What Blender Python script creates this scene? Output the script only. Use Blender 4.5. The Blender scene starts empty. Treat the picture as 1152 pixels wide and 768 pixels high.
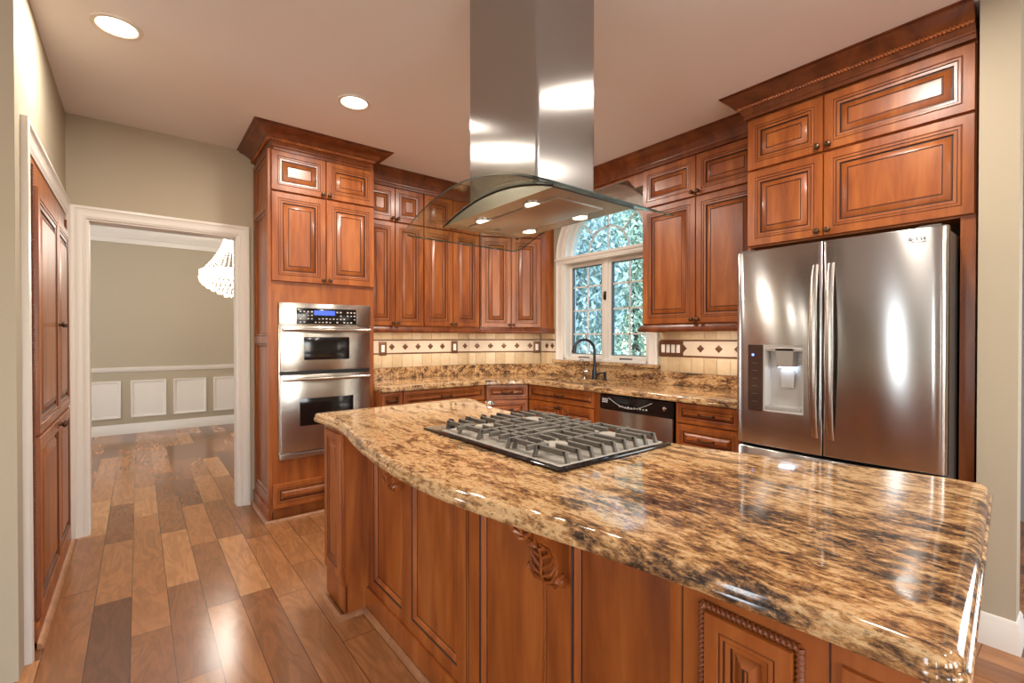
import bpy, bmesh, math, random
from mathutils import Vector, Matrix
from mathutils.geometry import tessellate_polygon
random.seed(7)
PI = math.pi
sc = bpy.context.scene
COL = sc.collection

# ------------------------------------------------------------------ camera, sky, exposure
cam_d = bpy.data.cameras.new('camera'); cam = bpy.data.objects.new('camera', cam_d); COL.objects.link(cam)
cam.location = (0, 0, 1.30)
cam.rotation_euler = (math.radians(90 - 0.45), 0, math.radians(-38.5))
cam_d.sensor_width = 36.0; cam_d.lens = 36.0 * 528.7 / 1152.0
cam_d.clip_start = 0.02
sc.camera = cam
sc.view_settings.view_transform = 'Standard'
try: sc.view_settings.look = 'None'
except Exception: pass
sc.view_settings.exposure = 0.26
sc.view_settings.gamma = 1.0
sc.view_settings.use_curve_mapping = False
sc.cycles.max_bounces = 10
sc.cycles.transparent_max_bounces = 16
sc.cycles.sample_clamp_indirect = 6.0
sc.cycles.caustics_reflective = True

world = bpy.data.worlds.new('sky'); sc.world = world; world.use_nodes = True
wn = world.node_tree; wn.nodes.clear()
w_out = wn.nodes.new('ShaderNodeOutputWorld'); w_bg = wn.nodes.new('ShaderNodeBackground')
w_sky = wn.nodes.new('ShaderNodeTexSky'); w_sky.sky_type = 'NISHITA'; w_sky.sun_disc = False
w_sky.sun_elevation = math.radians(38); w_sky.sun_rotation = math.radians(200)
w_bg.inputs['Strength'].default_value = 0.85
wn.links.new(w_sky.outputs[0], w_bg.inputs['Color']); wn.links.new(w_bg.outputs[0], w_out.inputs['Surface'])

def area_light(name, loc, rot, sx, sy, power, color=(1, 1, 1), shape='RECTANGLE', spread=None, parent=None):
    d = bpy.data.lights.new(name, 'AREA'); d.shape = shape; d.size = sx
    if shape in ('RECTANGLE', 'ELLIPSE'): d.size_y = sy
    d.energy = power; d.color = color
    if spread: d.spread = spread
    o = bpy.data.objects.new(name, d); o.location = loc; o.rotation_euler = rot
    if parent: o.parent = parent
    COL.objects.link(o)
    return o
# daylight entering through the windows of the breakfast room behind the camera (one lamp per window, in its frame)
DAY = (0.86, 0.93, 1.0)
SOUTH_Y, WEST_X = -3.6, -3.6
for wx in (-2.1, -0.55, 1.0):
    area_light('window_daylight', (wx, SOUTH_Y + 0.03, 1.45), (PI / 2, 0, 0), 1.0, 1.7, 24, DAY)
for wy in (-1.5, 0.1, 1.13):
    area_light('window_daylight', (WEST_X + 0.03, wy, 1.25), (0, -PI / 2, 0), 2.2, 0.22, 14, DAY)
area_light('window_daylight', (4.85, -1.7, 1.45), (0, PI / 2, 0), 1.7, 1.6, 40, DAY)

WARM = (1.0, 0.93, 0.84)
CAN_W, UNDER_W, HOOD_W = 16, 1.7, 1.5

# ------------------------------------------------------------------ materials
def lin(c):
    return tuple(((x / 255) / 12.92 if x / 255 <= 0.04045 else ((x / 255 + 0.055) / 1.055) ** 2.4) for x in c) + (1.0,)
class NT:
    def __init__(s, name):
        s.m = bpy.data.materials.new(name); s.m.use_nodes = True; s.t = s.m.node_tree
        s.b = s.t.nodes['Principled BSDF']; s.out = s.t.nodes['Material Output']
    def n(s, typ, props=None, **inp):
        x = s.t.nodes.new('ShaderNode' + typ)
        for k, v in (props or {}).items(): setattr(x, k, v)
        for k, v in inp.items(): s.set(x, k, v)
        return x
    def set(s, x, k, v):
        k = k.replace('_', ' ') if isinstance(k, str) and not k.isdigit() else k
        if isinstance(k, str) and k[0] == 'i' and k[1:].isdigit(): k = int(k[1:])
        sock = x.inputs[k]
        if hasattr(v, 'is_linked') or isinstance(v, bpy.types.NodeSocket): s.t.links.new(v, sock)
        else: sock.default_value = v
    def math(s, op, a, b=None, c=None):
        x = s.t.nodes.new('ShaderNodeMath'); x.operation = op
        for i, v in enumerate((a, b, c)):
            if v is None: continue
            if isinstance(v, bpy.types.NodeSocket): s.t.links.new(v, x.inputs[i])
            else: x.inputs[i].default_value = v
        return x.outputs[0]
    def ramp(s, fac, stops, interp='LINEAR'):
        x = s.t.nodes.new('ShaderNodeValToRGB'); x.color_ramp.interpolation = interp
        e = x.color_ramp.elements
        while len(e) < len(stops): e.new(0.5)
        for el, (p, c) in zip(e, stops): el.position = p; el.color = c if len(c) == 4 else tuple(c) + (1,)
        s.t.links.new(fac, x.inputs[0]); return x.outputs[0]
    def mix(s, fac, a, b, blend='MIX'):
        x = s.t.nodes.new('ShaderNodeMix'); x.data_type = 'RGBA'; x.blend_type = blend
        for i, v in ((0, fac), (6, a), (7, b)):
            if isinstance(v, bpy.types.NodeSocket): s.t.links.new(v, x.inputs[i])
            else: x.inputs[i].default_value = v
        return x.outputs[2]
    def p(s, **kw):
        for k, v in kw.items(): s.set(s.b, k, v)
        return s

def simple(name, rgb, rough=0.5, metal=0.0, **kw):
    t = NT(name); t.p(Base_Color=lin(rgb), Roughness=rough, Metallic=metal, **kw); return t.m

def wood_mat(name, dark, mid, light, rough=0.32):
    t = NT(name)
    tc = t.n('TexCoord'); oi = t.n('ObjectInfo')
    off = t.math('MULTIPLY', oi.outputs['Random'], 37.0)
    add = t.n('VectorMath', {'operation': 'ADD'}, i0=tc.outputs['Object']); t.t.links.new(off, add.inputs[1])
    mp = t.n('Mapping', Vector=add.outputs[0]); mp.inputs['Scale'].default_value = (7, 7, 1.1)
    n1 = t.n('TexNoise', Vector=mp.outputs[0], Scale=1.6, Detail=5.0, Roughness=0.55, Distortion=0.6)
    col = t.ramp(n1.outputs['Fac'], [(0.30, lin(dark)), (0.5, lin(mid)), (0.72, lin(light))])
    mp2 = t.n('Mapping', Vector=add.outputs[0]); mp2.inputs['Scale'].default_value = (90, 90, 5)
    n2 = t.n('TexNoise', Vector=mp2.outputs[0], Scale=1.0, Detail=3.0)
    g = t.math('MULTIPLY_ADD', n2.outputs['Fac'], 0.30, 0.85)
    br = t.math('MULTIPLY_ADD', oi.outputs['Random'], 0.16, 0.92)
    gg = t.math('MULTIPLY', g, br)
    hsv = t.n('HueSaturation', Color=col, Value=gg)
    t.p(Base_Color=hsv.outputs[0], Roughness=rough, Coat_Weight=0.2, Coat_Roughness=0.2)
    return t.m
WOOD = wood_mat('cherry_stained_maple', (122, 59, 20), (150, 79, 29), (174, 102, 46), 0.36)
GLAZE = simple('dark_glaze_in_grooves', (62, 29, 14), 0.5)
CROWNW = wood_mat('cherry_crown_wood', (84, 40, 18), (112, 57, 26), (134, 74, 36))
SHOE = wood_mat('pale_shoe_wood', (140, 92, 60), (158, 108, 72), (174, 124, 86), 0.4)

def floor_mat():
    t = NT('hand_scraped_acacia_planks')
    tc = t.n('TexCoord'); sp = t.n('SeparateXYZ', Vector=tc.outputs['Object'])
    u = t.math('DIVIDE', t.math('ADD', sp.outputs[0], 20 * 0.142 - 0.253), 0.142)
    col = t.math('FLOOR', u); fu = t.math('FRACT', u)
    wn1 = t.n('TexWhiteNoise', {'noise_dimensions': '1D'}, W=col)
    v = t.math('DIVIDE', t.math('ADD', sp.outputs[1], t.math('MULTIPLY_ADD', wn1.outputs['Value'], 2.7, 30.0)), 0.86)
    # every board gets its own length by shifting the butt joint of each row
    row = t.math('FLOOR', v); fv = t.math('FRACT', v)
    cid = t.n('CombineXYZ', X=col, Y=row)
    wn2 = t.n('TexWhiteNoise', {'noise_dimensions': '2D'}, Vector=cid.outputs[0])
    rnd = wn2.outputs['Value']
    base = t.ramp(rnd, [(0.0, lin((104, 66, 43))), (0.18, lin((136, 88, 55))), (0.5, lin((160, 107, 66))), (0.82, lin((174, 119, 75))), (1.0, lin((192, 138, 91)))])
    off = t.n('CombineXYZ', X=t.math('MULTIPLY', rnd, 91.0), Y=t.math('MULTIPLY', rnd, 53.0))
    add = t.n('VectorMath', {'operation': 'ADD'}, i0=tc.outputs['Object'], i1=off.outputs[0])
    mp = t.n('Mapping', Vector=add.outputs[0]); mp.inputs['Scale'].default_value = (9, 1.7, 1)
    n1 = t.n('TexNoise', Vector=mp.outputs[0], Scale=1.0, Detail=3.0, Distortion=1.6)
    band = t.math('FRACT', t.math('MULTIPLY', n1.outputs['Fac'], 4.5))
    tri = t.math('ABSOLUTE', t.math('SUBTRACT', band, 0.5))
    grain = t.math('MULTIPLY_ADD', tri, 0.50, 0.76)
    mp2 = t.n('Mapping', Vector=add.outputs[0]); mp2.inputs['Scale'].default_value = (40, 3, 1)
    n2 = t.n('TexNoise', Vector=mp2.outputs[0], Scale=1.0, Detail=4.0)
    g2 = t.math('MULTIPLY', grain, t.math('MULTIPLY_ADD', n2.outputs['Fac'], 0.36, 0.82))
    hs = t.n('HueSaturation', Color=base, Value=g2)
    e1 = t.math('LESS_THAN', t.math('MINIMUM', fu, t.math('SUBTRACT', 1.0, fu)), 0.012)
    e2 = t.math('LESS_THAN', t.math('MINIMUM', fv, t.math('SUBTRACT', 1.0, fv)), 0.0022)
    gap = t.math('MAXIMUM', e1, e2)
    c = t.mix(t.math('MULTIPLY', gap, 0.75), hs.outputs[0], lin((52, 30, 18)))
    bump = t.n('Bump', Strength=0.10, Distance=0.002, Height=t.math('SUBTRACT', 1.0, gap))
    t.p(Base_Color=c, Roughness=0.18, Normal=bump.outputs[0], Specular_IOR_Level=0.55)
    return t.m
FLOOR = floor_mat()

def granite_mat(name, ang, dark_y=None, shift=0.0):
    t = NT(name)
    tc = t.n('TexCoord')
    mp = t.n('Mapping', Vector=tc.outputs['Object']); mp.inputs['Rotation'].default_value = (0.12, 0.05, ang); mp.inputs['Scale'].default_value = (17.0, 4.6, 17.0)
    warp = t.n('TexNoise', Vector=tc.outputs['Object'], Scale=2.2, Detail=3.0)
    wv = t.n('VectorMath', {'operation': 'SCALE'}, i0=warp.outputs['Color']); wv.inputs['Scale'].default_value = 2.3
    add = t.n('VectorMath', {'operation': 'ADD'}, i0=mp.outputs[0], i1=wv.outputs[0])
    n1 = t.n('TexNoise', Vector=add.outputs[0], Scale=1.15, Detail=10.0, Roughness=0.74, Distortion=0.35)
    mp4 = t.n('Mapping', Vector=tc.outputs['Object']); mp4.inputs['Rotation'].default_value = (0, 0, ang + 0.15); mp4.inputs['Scale'].default_value = (72, 30, 72)
    n4 = t.n('TexNoise', Vector=mp4.outputs[0], Scale=1.0, Detail=6.0, Roughness=0.72, Distortion=0.4)
    mixn = t.math('ADD', t.math('MULTIPLY', n1.outputs['Fac'], 0.80), t.math('MULTIPLY_ADD', n4.outputs['Fac'], 0.55, -0.175))
    big = t.n('TexNoise', Vector=tc.outputs['Object'], Scale=1.3, Detail=2.0)
    fac = t.math('ADD', mixn, t.math('MULTIPLY_ADD', big.outputs['Fac'], 0.22, -0.11))
    if dark_y is not None:
        sp = t.n('SeparateXYZ', Vector=tc.outputs['Object'])
        fac = t.math('ADD', fac, t.math('MULTIPLY_ADD', sp.outputs[1], dark_y[0], dark_y[1]))
    fac = t.math('ADD', fac, shift)
    col = t.ramp(fac, [(0.29, lin((30, 26, 25))), (0.37, lin((70, 54, 44))), (0.425, lin((126, 92, 62))), (0.48, lin((172, 128, 82))),
                       (0.545, lin((206, 174, 130))), (0.61, lin((184, 136, 86))), (0.70, lin((150, 90, 54)))])
    mp3 = t.n('Mapping', Vector=tc.outputs['Object']); mp3.inputs['Rotation'].default_value = (0, 0, ang); mp3.inputs['Scale'].default_value = (120, 55, 120)
    n3 = t.n('TexNoise', Vector=mp3.outputs[0], Scale=1.0, Detail=5.0, Roughness=0.7)
    spk = t.ramp(n3.outputs['Fac'], [(0.36, (1, 1, 1)), (0.44, (0, 0, 0))])
    c2 = t.mix(t.math('MULTIPLY', spk, 0.6), col, lin((30, 22, 18)))
    lgt = t.ramp(n3.outputs['Fac'], [(0.58, (0, 0, 0)), (0.68, (1, 1, 1))])
    c3 = t.mix(t.math('MULTIPLY', lgt, 0.45), c2, lin((224, 184, 128)))
    t.p(Base_Color=c3, Roughness=0.06, Specular_IOR_Level=0.6)
    return t.m
GRAN = granite_mat('polished_streaked_granite', math.radians(9), (0.035, -0.045), -0.006)
GRAN2 = granite_mat('polished_perimeter_granite', math.radians(62), None, -0.035)

def steel_mat(name, rgb, rough, sc3, aniso=0.0, tan=(0.06, 0.05, 0.995)):
    t = NT(name)
    tc = t.n('TexCoord'); mp = t.n('Mapping', Vector=tc.outputs['Object']); mp.inputs['Scale'].default_value = sc3
    n = t.n('TexNoise', Vector=mp.outputs[0], Scale=1.0, Detail=3.0)
    r = t.math('MULTIPLY_ADD', n.outputs['Fac'], 0.02, rough - 0.01)
    bump = t.n('Bump', Strength=0.0 if aniso else 0.03, Distance=0.001, Height=n.outputs['Fac'])
    t.p(Base_Color=lin(rgb), Metallic=1.0, Roughness=r, Normal=bump.outputs[0])
    if aniso:
        tg = t.n('CombineXYZ', X=tan[0], Y=tan[1], Z=tan[2])
        t.p(Anisotropic=aniso, Tangent=tg.outputs[0])
    return t.m
STEEL = steel_mat('brushed_stainless_steel', (192, 184, 174), 0.22, (3, 3, 400), 0.8)
STEELV = steel_mat('vertically_brushed_steel', (172, 169, 165), 0.21, (300, 300, 2), 0.97, (0.7071, 0.7071, 0.0))
STEELI = steel_mat('satin_stainless_steel', (186, 178, 168), 0.26, (3, 3, 200))
CHROME = simple('polished_chrome', (215, 212, 208), 0.08, 1.0)
BRONZE = simple('oil_rubbed_bronze', (92, 70, 52), 0.35, 0.9)
DKMETAL = simple('dark_slate_metal', (58, 60, 64), 0.3, 0.8)
IRON = simple('grey_cast_iron', (98, 90, 80), 0.55, 0.2)
BLKGLASS = simple('black_glass', (24, 19, 17), 0.10, 0.0, Specular_IOR_Level=0.45)
BLKPL = simple('black_plastic', (24, 22, 22), 0.35)
GREYPL = simple('grey_plastic', (150, 145, 138), 0.35)
WHITE = simple('white_trim_paint', (226, 219, 208), 0.38)
WHITEP = simple('white_plastic', (226, 220, 208), 0.4)
def wall_mat(name, rgb):
    t = NT(name); tc = t.n('TexCoord')
    n = t.n('TexNoise', Vector=tc.outputs['Object'], Scale=180.0, Detail=2.0)
    b = t.n('Bump', Strength=0.05, Distance=0.002, Height=n.outputs['Fac'])
    t.p(Base_Color=lin(rgb), Roughness=0.75, Normal=b.outputs[0]); return t.m
WALL = wall_mat('beige_wall_paint', (174, 161, 138))
WALLG = wall_mat('grey_wall_paint', (168, 166, 166))
CEIL = wall_mat('ceiling_paint', (238, 234, 232))
def emis(name, rgb, st):
    t = NT(name); t.p(Base_Color=lin(rgb), Emission_Color=lin(rgb), Emission_Strength=st); return t.m
LENS = emis('lit_lamp_lens', (255, 240, 214), 6.0)
DISPB = emis('blue_display', (60, 90, 190), 0.6)
LEDB = emis('blue_white_led', (200, 225, 255), 14.0)
ICON = simple('pale_printed_icons', (196, 190, 186), 0.5)
def thin_glass(name, tint, refl=1.0):
    t = NT(name); nt = t.t
    tr = t.n('BsdfTransparent', Color=lin(tint)); gl = t.n('BsdfGlossy', Roughness=0.02)
    lw = t.n('LayerWeight', Blend=0.5)
    f = t.math('MULTIPLY_ADD', t.math('POWER', lw.outputs['Facing'], 5.0), 0.9 * refl, 0.035 * refl)
    mx = t.n('MixShader', Fac=f); nt.links.new(tr.outputs[0], mx.inputs[1]); nt.links.new(gl.outputs[0], mx.inputs[2])
    nt.links.new(mx.outputs[0], t.out.inputs['Surface']); return t.m
GLASS = thin_glass('clear_window_glass', (238, 246, 248))
HGLASS = thin_glass('clear_hood_glass', (240, 246, 242), refl=1.0)
GEDGE = simple('green_glass_edge', (40, 56, 48), 0.15, 0.0, Specular_IOR_Level=0.8)
def crystal_mat():
    t = NT('lit_crystal'); t.p(Base_Color=lin((255, 248, 236)), Roughness=0.08, Emission_Color=lin((255, 240, 214)), Emission_Strength=1.2); return t.m
CRYSTAL = crystal_mat()
def tile_mat():
    t = NT('tumbled_travertine_tile'); g = t.n('NewGeometry'); tc = t.n('TexCoord')
    n = t.n('TexNoise', Vector=tc.outputs['Object'], Scale=26.0, Detail=5.0)
    f = t.math('ADD', t.math('MULTIPLY', g.outputs['Random Per Island'], 0.55), t.math('MULTIPLY', n.outputs['Fac'], 0.45))
    c = t.ramp(f, [(0.1, lin((178, 150, 112))), (0.45, lin((198, 172, 134))), (0.8, lin((214, 192, 158)))])
    t.p(Base_Color=c, Roughness=0.5); return t.m
TILE = tile_mat()
BANDT = simple('pale_listello_tile', (206, 188, 164), 0.45)
LINER = simple('brown_pencil_liner', (112, 72, 46), 0.4)
DIAM = simple('bronze_diamond_tile', (104, 66, 42), 0.35, 0.3)
GROUT = simple('sand_grout', (186, 164, 130), 0.8)
LEAF = {}
def leaf_mat(name, a, b):
    t = NT(name); g = t.n('NewGeometry')
    c = t.ramp(g.outputs['Random Per Island'], [(0, lin(a)), (1, lin(b))]); t.p(Base_Color=c, Roughness=0.6)
    return t.m
LEAFA = leaf_mat('haze_blue_leaves', (112, 146, 144), (200, 216, 214))  # bluish daylight haze is put into the leaf colour
LEAFB = leaf_mat('haze_paled_leaves', (134, 164, 146), (212, 226, 208))  # greens paled in the leaf colour to imitate haze
BARK = simple('grey_bark', (92, 84, 76), 0.9)
GRASS = simple('lawn_green', (110, 140, 90), 0.9)

# ------------------------------------------------------------------ mesh builder
class MB:
    def __init__(s): s.v = []; s.f = []; s.m = []; s.M = None
    def add(s, vs, fs, m=0):
        o = len(s.v)
        for q in vs:
            q = Vector(q)
            if s.M is not None: q = s.M @ q
            s.v.append(q)
        for i, f in enumerate(fs):
            s.f.append([o + k for k in f]); s.m.append(m[i] if isinstance(m, (list, tuple)) else m)
    def box(s, x0, x1, y0, y1, z0, z1, m=0, b=0.0):
        if x0 > x1: x0, x1 = x1, x0
        if y0 > y1: y0, y1 = y1, y0
        if z0 > z1: z0, z1 = z1, z0
        if b <= 0:
            vs = [(x, y, z) for x in (x0, x1) for y in (y0, y1) for z in (z0, z1)]
            s.add(vs, [(0, 1, 3, 2), (4, 6, 7, 5), (0, 4, 5, 1), (2, 3, 7, 6), (0, 2, 6, 4), (1, 5, 7, 3)], m); return
        b = min(b, 0.45 * min(x1 - x0, y1 - y0, z1 - z0))
        bm = bmesh.new(); bmesh.ops.create_cube(bm, size=1.0)
        for q in bm.verts:
            q.co = Vector(((x0 + x1) / 2 + q.co.x * (x1 - x0), (y0 + y1) / 2 + q.co.y * (y1 - y0), (z0 + z1) / 2 + q.co.z * (z1 - z0)))
        bmesh.ops.bevel(bm, geom=list(bm.edges), offset=b, segments=2, profile=0.6, affect='EDGES')
        s.bm(bm, m); bm.free()
    def bm(s, bm, m=0):
        bm.verts.index_update()
        s.add([q.co.copy() for q in bm.verts], [[q.index for q in f.verts] for f in bm.faces], m)
    def rings(s, R, closed=True, cap0=False, cap1=False, m=0, capm=None, loop=False):
        n = len(R[0]); vs = [p for r in R for p in r]; fs = []; ms = []
        rr = list(range(len(R) - 1)) + ([len(R) - 1] if loop else [])
        for k in rr:
            k2 = (k + 1) % len(R)
            for i in range(n if closed else n - 1):
                j = (i + 1) % n
                fs.append((k * n + i, k * n + j, k2 * n + j, k2 * n + i)); ms.append(m[k] if isinstance(m, (list, tuple)) else m)
        last = (m[-1] if isinstance(m, (list, tuple)) else m) if capm is None else capm
        if cap0: fs.append(tuple(range(n - 1, -1, -1))); ms.append(last)
        if cap1: fs.append(tuple((len(R) - 1) * n + i for i in range(n))); ms.append(last)
        s.add(vs, fs, ms)
    def tube(s, path, r, n=8, m=0, cap=True, closed=False):
        P = [Vector(p) for p in path]; L = len(P); R = []
        up = None
        for i in range(L):
            if closed: t = (P[(i + 1) % L] - P[i - 1]).normalized()
            else: t = (P[min(i + 1, L - 1)] - P[max(i - 1, 0)]).normalized()
            if up is None:
                up = t.orthogonal().normalized()
            up = (up - t * up.dot(t))
            up = up.normalized() if up.length > 1e-6 else t.orthogonal().normalized()
            w = t.cross(up); rr = r[i] if isinstance(r, (list, tuple)) else r
            R.append([P[i] + (up * math.cos(a) + w * math.sin(a)) * rr for a in [2 * PI * k / n for k in range(n)]])
        s.rings(R, True, cap and not closed, cap and not closed, m, loop=closed)
    def lathe(s, prof, o=(0, 0, 0), axis=(0, 0, 1), n=16, m=0, cap0=True, cap1=True):
        ax = Vector(axis).normalized(); a = ax.orthogonal().normalized(); b = ax.cross(a); o = Vector(o)
        R = [[o + ax * h + (a * math.cos(t) + b * math.sin(t)) * max(r, 1e-5) for t in [2 * PI * k / n for k in range(n)]] for r, h in prof]
        s.rings(R, True, cap0, cap1, m)
    def prism(s, poly, z0, z1, m=0, axis='z'):
        def mp(p, z):
            return {'z': (p[0], p[1], z), 'y': (p[0], z, p[1]), 'x': (z, p[0], p[1])}[axis]
        n = len(poly); tri = tessellate_polygon([[Vector((p[0], p[1], 0)) for p in poly]])
        vs = [mp(p, z0) for p in poly] + [mp(p, z1) for p in poly]
        fs = [(i, (i + 1) % n, n + (i + 1) % n, n + i) for i in range(n)]
        fs += [tuple(t) for t in tri] + [tuple(n + i for i in reversed(t)) for t in tri]
        s.add(vs, fs, m)
    def holed(s, outer, holes, z0, z1, m=0, axis='z'):
        def mp(p, z):
            return {'z': (p[0], p[1], z), 'y': (p[0], z, p[1]), 'x': (z, p[0], p[1])}[axis]
        loops = [outer] + holes; pts = [p for l in loops for p in l]; N = len(pts)
        tri = tessellate_polygon([[Vector((p[0], p[1], 0)) for p in l] for l in loops])
        vs = [mp(p, z0) for p in pts] + [mp(p, z1) for p in pts]; fs = []
        b = 0
        for l in loops:
            n = len(l)
            fs += [(b + i, b + (i + 1) % n, N + b + (i + 1) % n, N + b + i) for i in range(n)]; b += n
        fs += [tuple(t) for t in tri] + [tuple(N + i for i in reversed(t)) for t in tri]
        s.add(vs, fs, m)
    def sweep(s, path, prof, closed=False, m=0, cap=True):
        """path: xy points; prof: (out, z); out is to the right of the travel direction"""
        P = [Vector((p[0], p[1])) for p in path]; L = len(P); R = []
        for i in range(L):
            d1 = (P[i] - P[i - 1]).normalized() if (closed or i > 0) else None
            d2 = (P[(i + 1) % L] - P[i]).normalized() if (closed or i < L - 1) else None
            if d1 is None: d1 = d2
            if d2 is None: d2 = d1
            n1 = Vector((d1.y, -d1.x)); n2 = Vector((d2.y, -d2.x)); mt = (n1 + n2)
            mt = mt / max(0.3, mt.dot(n1)) if mt.length > 1e-6 else n1
            R.append([(P[i].x + mt.x * o, P[i].y + mt.y * o, z) for o, z in prof])
        s.rings(R, True, cap and not closed, cap and not closed, m, loop=closed)
    def rope(s, a, b, r, pitch=0.02, m=0, lobes=2):
        a = Vector(a); b = Vector(b); d = b - a; L = d.length; t = d.normalized(); u = t.orthogonal().normalized(); w = t.cross(u)
        k = max(2, int(L / pitch * 6)); R = []; nn = 10
        for i in range(k + 1):
            c = a + d * (i / k); ph = 2 * PI * (L * i / k) / (pitch * lobes)
            R.append([c + (u * math.cos(q) + w * math.sin(q)) * r * (0.80 + 0.20 * math.cos(lobes * (q - ph))) for q in [2 * PI * j / nn for j in range(nn)]])
        s.rings(R, True, True, True, m)
    def build(s, name, mats, parent=None, smooth=35, **tags):
        me = bpy.data.meshes.new(name)
        bm = bmesh.new()
        V = [bm.verts.new(q) for q in s.v]
        for f, mi in zip(s.f, s.m):
            try:
                q = bm.faces.new([V[i] for i in f]); q.material_index = mi; q.smooth = True
            except ValueError: pass
        bmesh.ops.remove_doubles(bm, verts=list(bm.verts), dist=1e-6)
        bmesh.ops.recalc_face_normals(bm, faces=list(bm.faces))
        for e in bm.edges:
            if len(e.link_faces) != 2 or e.calc_face_angle(0) > math.radians(smooth): e.smooth = False
        bm.to_mesh(me); bm.free()
        for q in (mats if isinstance(mats, (list, tuple)) else [mats]): me.materials.append(q)
        o = bpy.data.objects.new(name, me); COL.objects.link(o)
        if parent: o.parent = parent
        for k, v in tags.items(): o[k] = v
        return o

def thing(name, label, cat, loc=(0, 0, 0), rz=0.0, group=None):
    o = bpy.data.objects.new(name, None); COL.objects.link(o); o.empty_display_size = 0.1
    o.location = loc; o.rotation_euler = (0, 0, rz); o['label'] = label; o['category'] = cat
    if group: o['group'] = group
    return o
def tag(o, label, cat, group=None):
    o['label'] = label; o['category'] = cat
    if group: o['group'] = group
    return o
def struct(o): o['kind'] = 'structure'; return o
def copy_tree(o, parent=None):
    c = o.copy(); COL.objects.link(c)
    if parent: c.parent = parent
    for ch in list(o.children): copy_tree(ch, c)
    return c
def ebox(name, x0, x1, y0, y1, z0, z1, mat, b=0, parent=None):
    m = MB(); m.box(x0, x1, y0, y1, z0, z1, 0, b); return m.build(name, mat, parent)
def catmull(P, k=6):
    out = []
    for i in range(len(P) - 1):
        p0 = Vector(P[max(i - 1, 0)]); p1 = Vector(P[i]); p2 = Vector(P[i + 1]); p3 = Vector(P[min(i + 2, len(P) - 1)])
        for j in range(k):
            t = j / k
            out.append(tuple(0.5 * ((2 * p1) + (p2 - p0) * t + (2 * p0 - 5 * p1 + 4 * p2 - p3) * t * t + (3 * p1 - p0 - 3 * p2 + p3) * t ** 3)))
    out.append(tuple(P[-1])); return out

# ------------------------------------------------------------------ cabinet joinery
WG = [WOOD, GLAZE]
DOORP = [(0.0, 0.005, 0), (0.003, 0.0005, 0), (0.040, 0.0, 0), (0.0425, 0.003, 1), (0.045, 0.003, 0), (0.048, 0.0008, 0), (0.056, 0.001, 1), (0.058, 0.004, 1), (0.060, 0.004, 0),
         (0.072, 0.0065, 1), (0.0755, 0.0135, 1), (0.080, 0.0135, 0), (0.082, 0.0115, 0), (0.106, 0.002, 1), (0.108, 0.0042, 1), (0.111, 0.0042, 0), (0.114, 0.002, 0)]
def ring_panel(mb, x0, x1, z0, z1, y, prof=DOORP, th=0.02, k=None):
    w, h = x1 - x0, z1 - z0
    if k is None: k = min(1.0, min(w, h) / 0.30)
    R = [[(x0, y + th, z0), (x1, y + th, z0), (x1, y + th, z1), (x0, y + th, z1)]]; ms = [0]
    for ins, dp, m in prof:
        i = ins * k
        R.append([(x0 + i, y + dp, z0 + i), (x1 - i, y + dp, z0 + i), (x1 - i, y + dp, z1 - i), (x0 + i, y + dp, z1 - i)]); ms.append(m)
    mb.rings(R, True, True, True, ms[:-1] + [0], capm=0)
KNOBP = [(0.006, 0), (0.006, 0.010), (0.0085, 0.013), (0.0145, 0.017), (0.0155, 0.022), (0.013, 0.027), (0.006, 0.030), (0.001, 0.0305)]
def add_knob(parent, x, y, z):
    m = MB(); m.lathe(KNOBP, (x, y, z), (0, -1, 0), 14); m.lathe([(0.010, 0), (0.009, 0.003)], (x, y, z), (0, -1, 0), 14)
    return m.build('knob', BRONZE, parent)
def frame(m, x0, x1, z0, z1, ops, y0=0.0, y1=0.02):
    '''face frame of stiles and rails round openings (a, b, c, d) that stand side by side (same c, d) or one above another (same a, b)'''
    if all(abs(o[2] - ops[0][2]) < 1e-6 for o in ops):
        xs_ = [x0] + [v for o in sorted(ops) for v in o[:2]] + [x1]
        for i in range(0, len(xs_), 2): m.box(xs_[i], xs_[i + 1], y0, y1, z0, z1)
        for o in ops: m.box(o[0], o[1], y0, y1, z0, o[2]); m.box(o[0], o[1], y0, y1, o[3], z1)
    else:
        zs_ = [z0] + [v for o in sorted(ops, key=lambda q: q[2]) for v in o[2:]] + [z1]
        for i in range(0, len(zs_), 2): m.box(x0, x1, y0, y1, zs_[i], zs_[i + 1])
        for o in ops: m.box(x0, o[0], y0, y1, o[2], o[3]); m.box(o[1], x1, y0, y1, o[2], o[3])
def add_pull(parent, x, y, z, w=0.10):
    m = MB()
    m.tube([(x - w / 2, y, z), (x - w / 2 + 0.004, y - 0.016, z + 0.001), (x - w / 2 + 0.016, y - 0.025, z), (x, y - 0.030, z - 0.002), (x + w / 2 - 0.016, y - 0.025, z), (x + w / 2 - 0.004, y - 0.016, z + 0.001), (x + w / 2, y, z)],
           [0.006, 0.005, 0.0045, 0.006, 0.0045, 0.005, 0.006], 8)
    for s in (-1, 1): m.lathe([(0.009, 0), (0.007, 0.004)], (x + s * w / 2, y, z), (0, -1, 0), 10)
    return m.build('pull_handle', BRONZE, parent)
def add_door(parent, x0, x1, z0, z1, y=-0.02, knob=None, k=None):
    m = MB(); ring_panel(m, x0, x1, z0, z1, y, k=k)
    d = m.build('door', WG, parent)
    if knob: add_knob(d, knob[0], y, knob[1])
    return d
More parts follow.
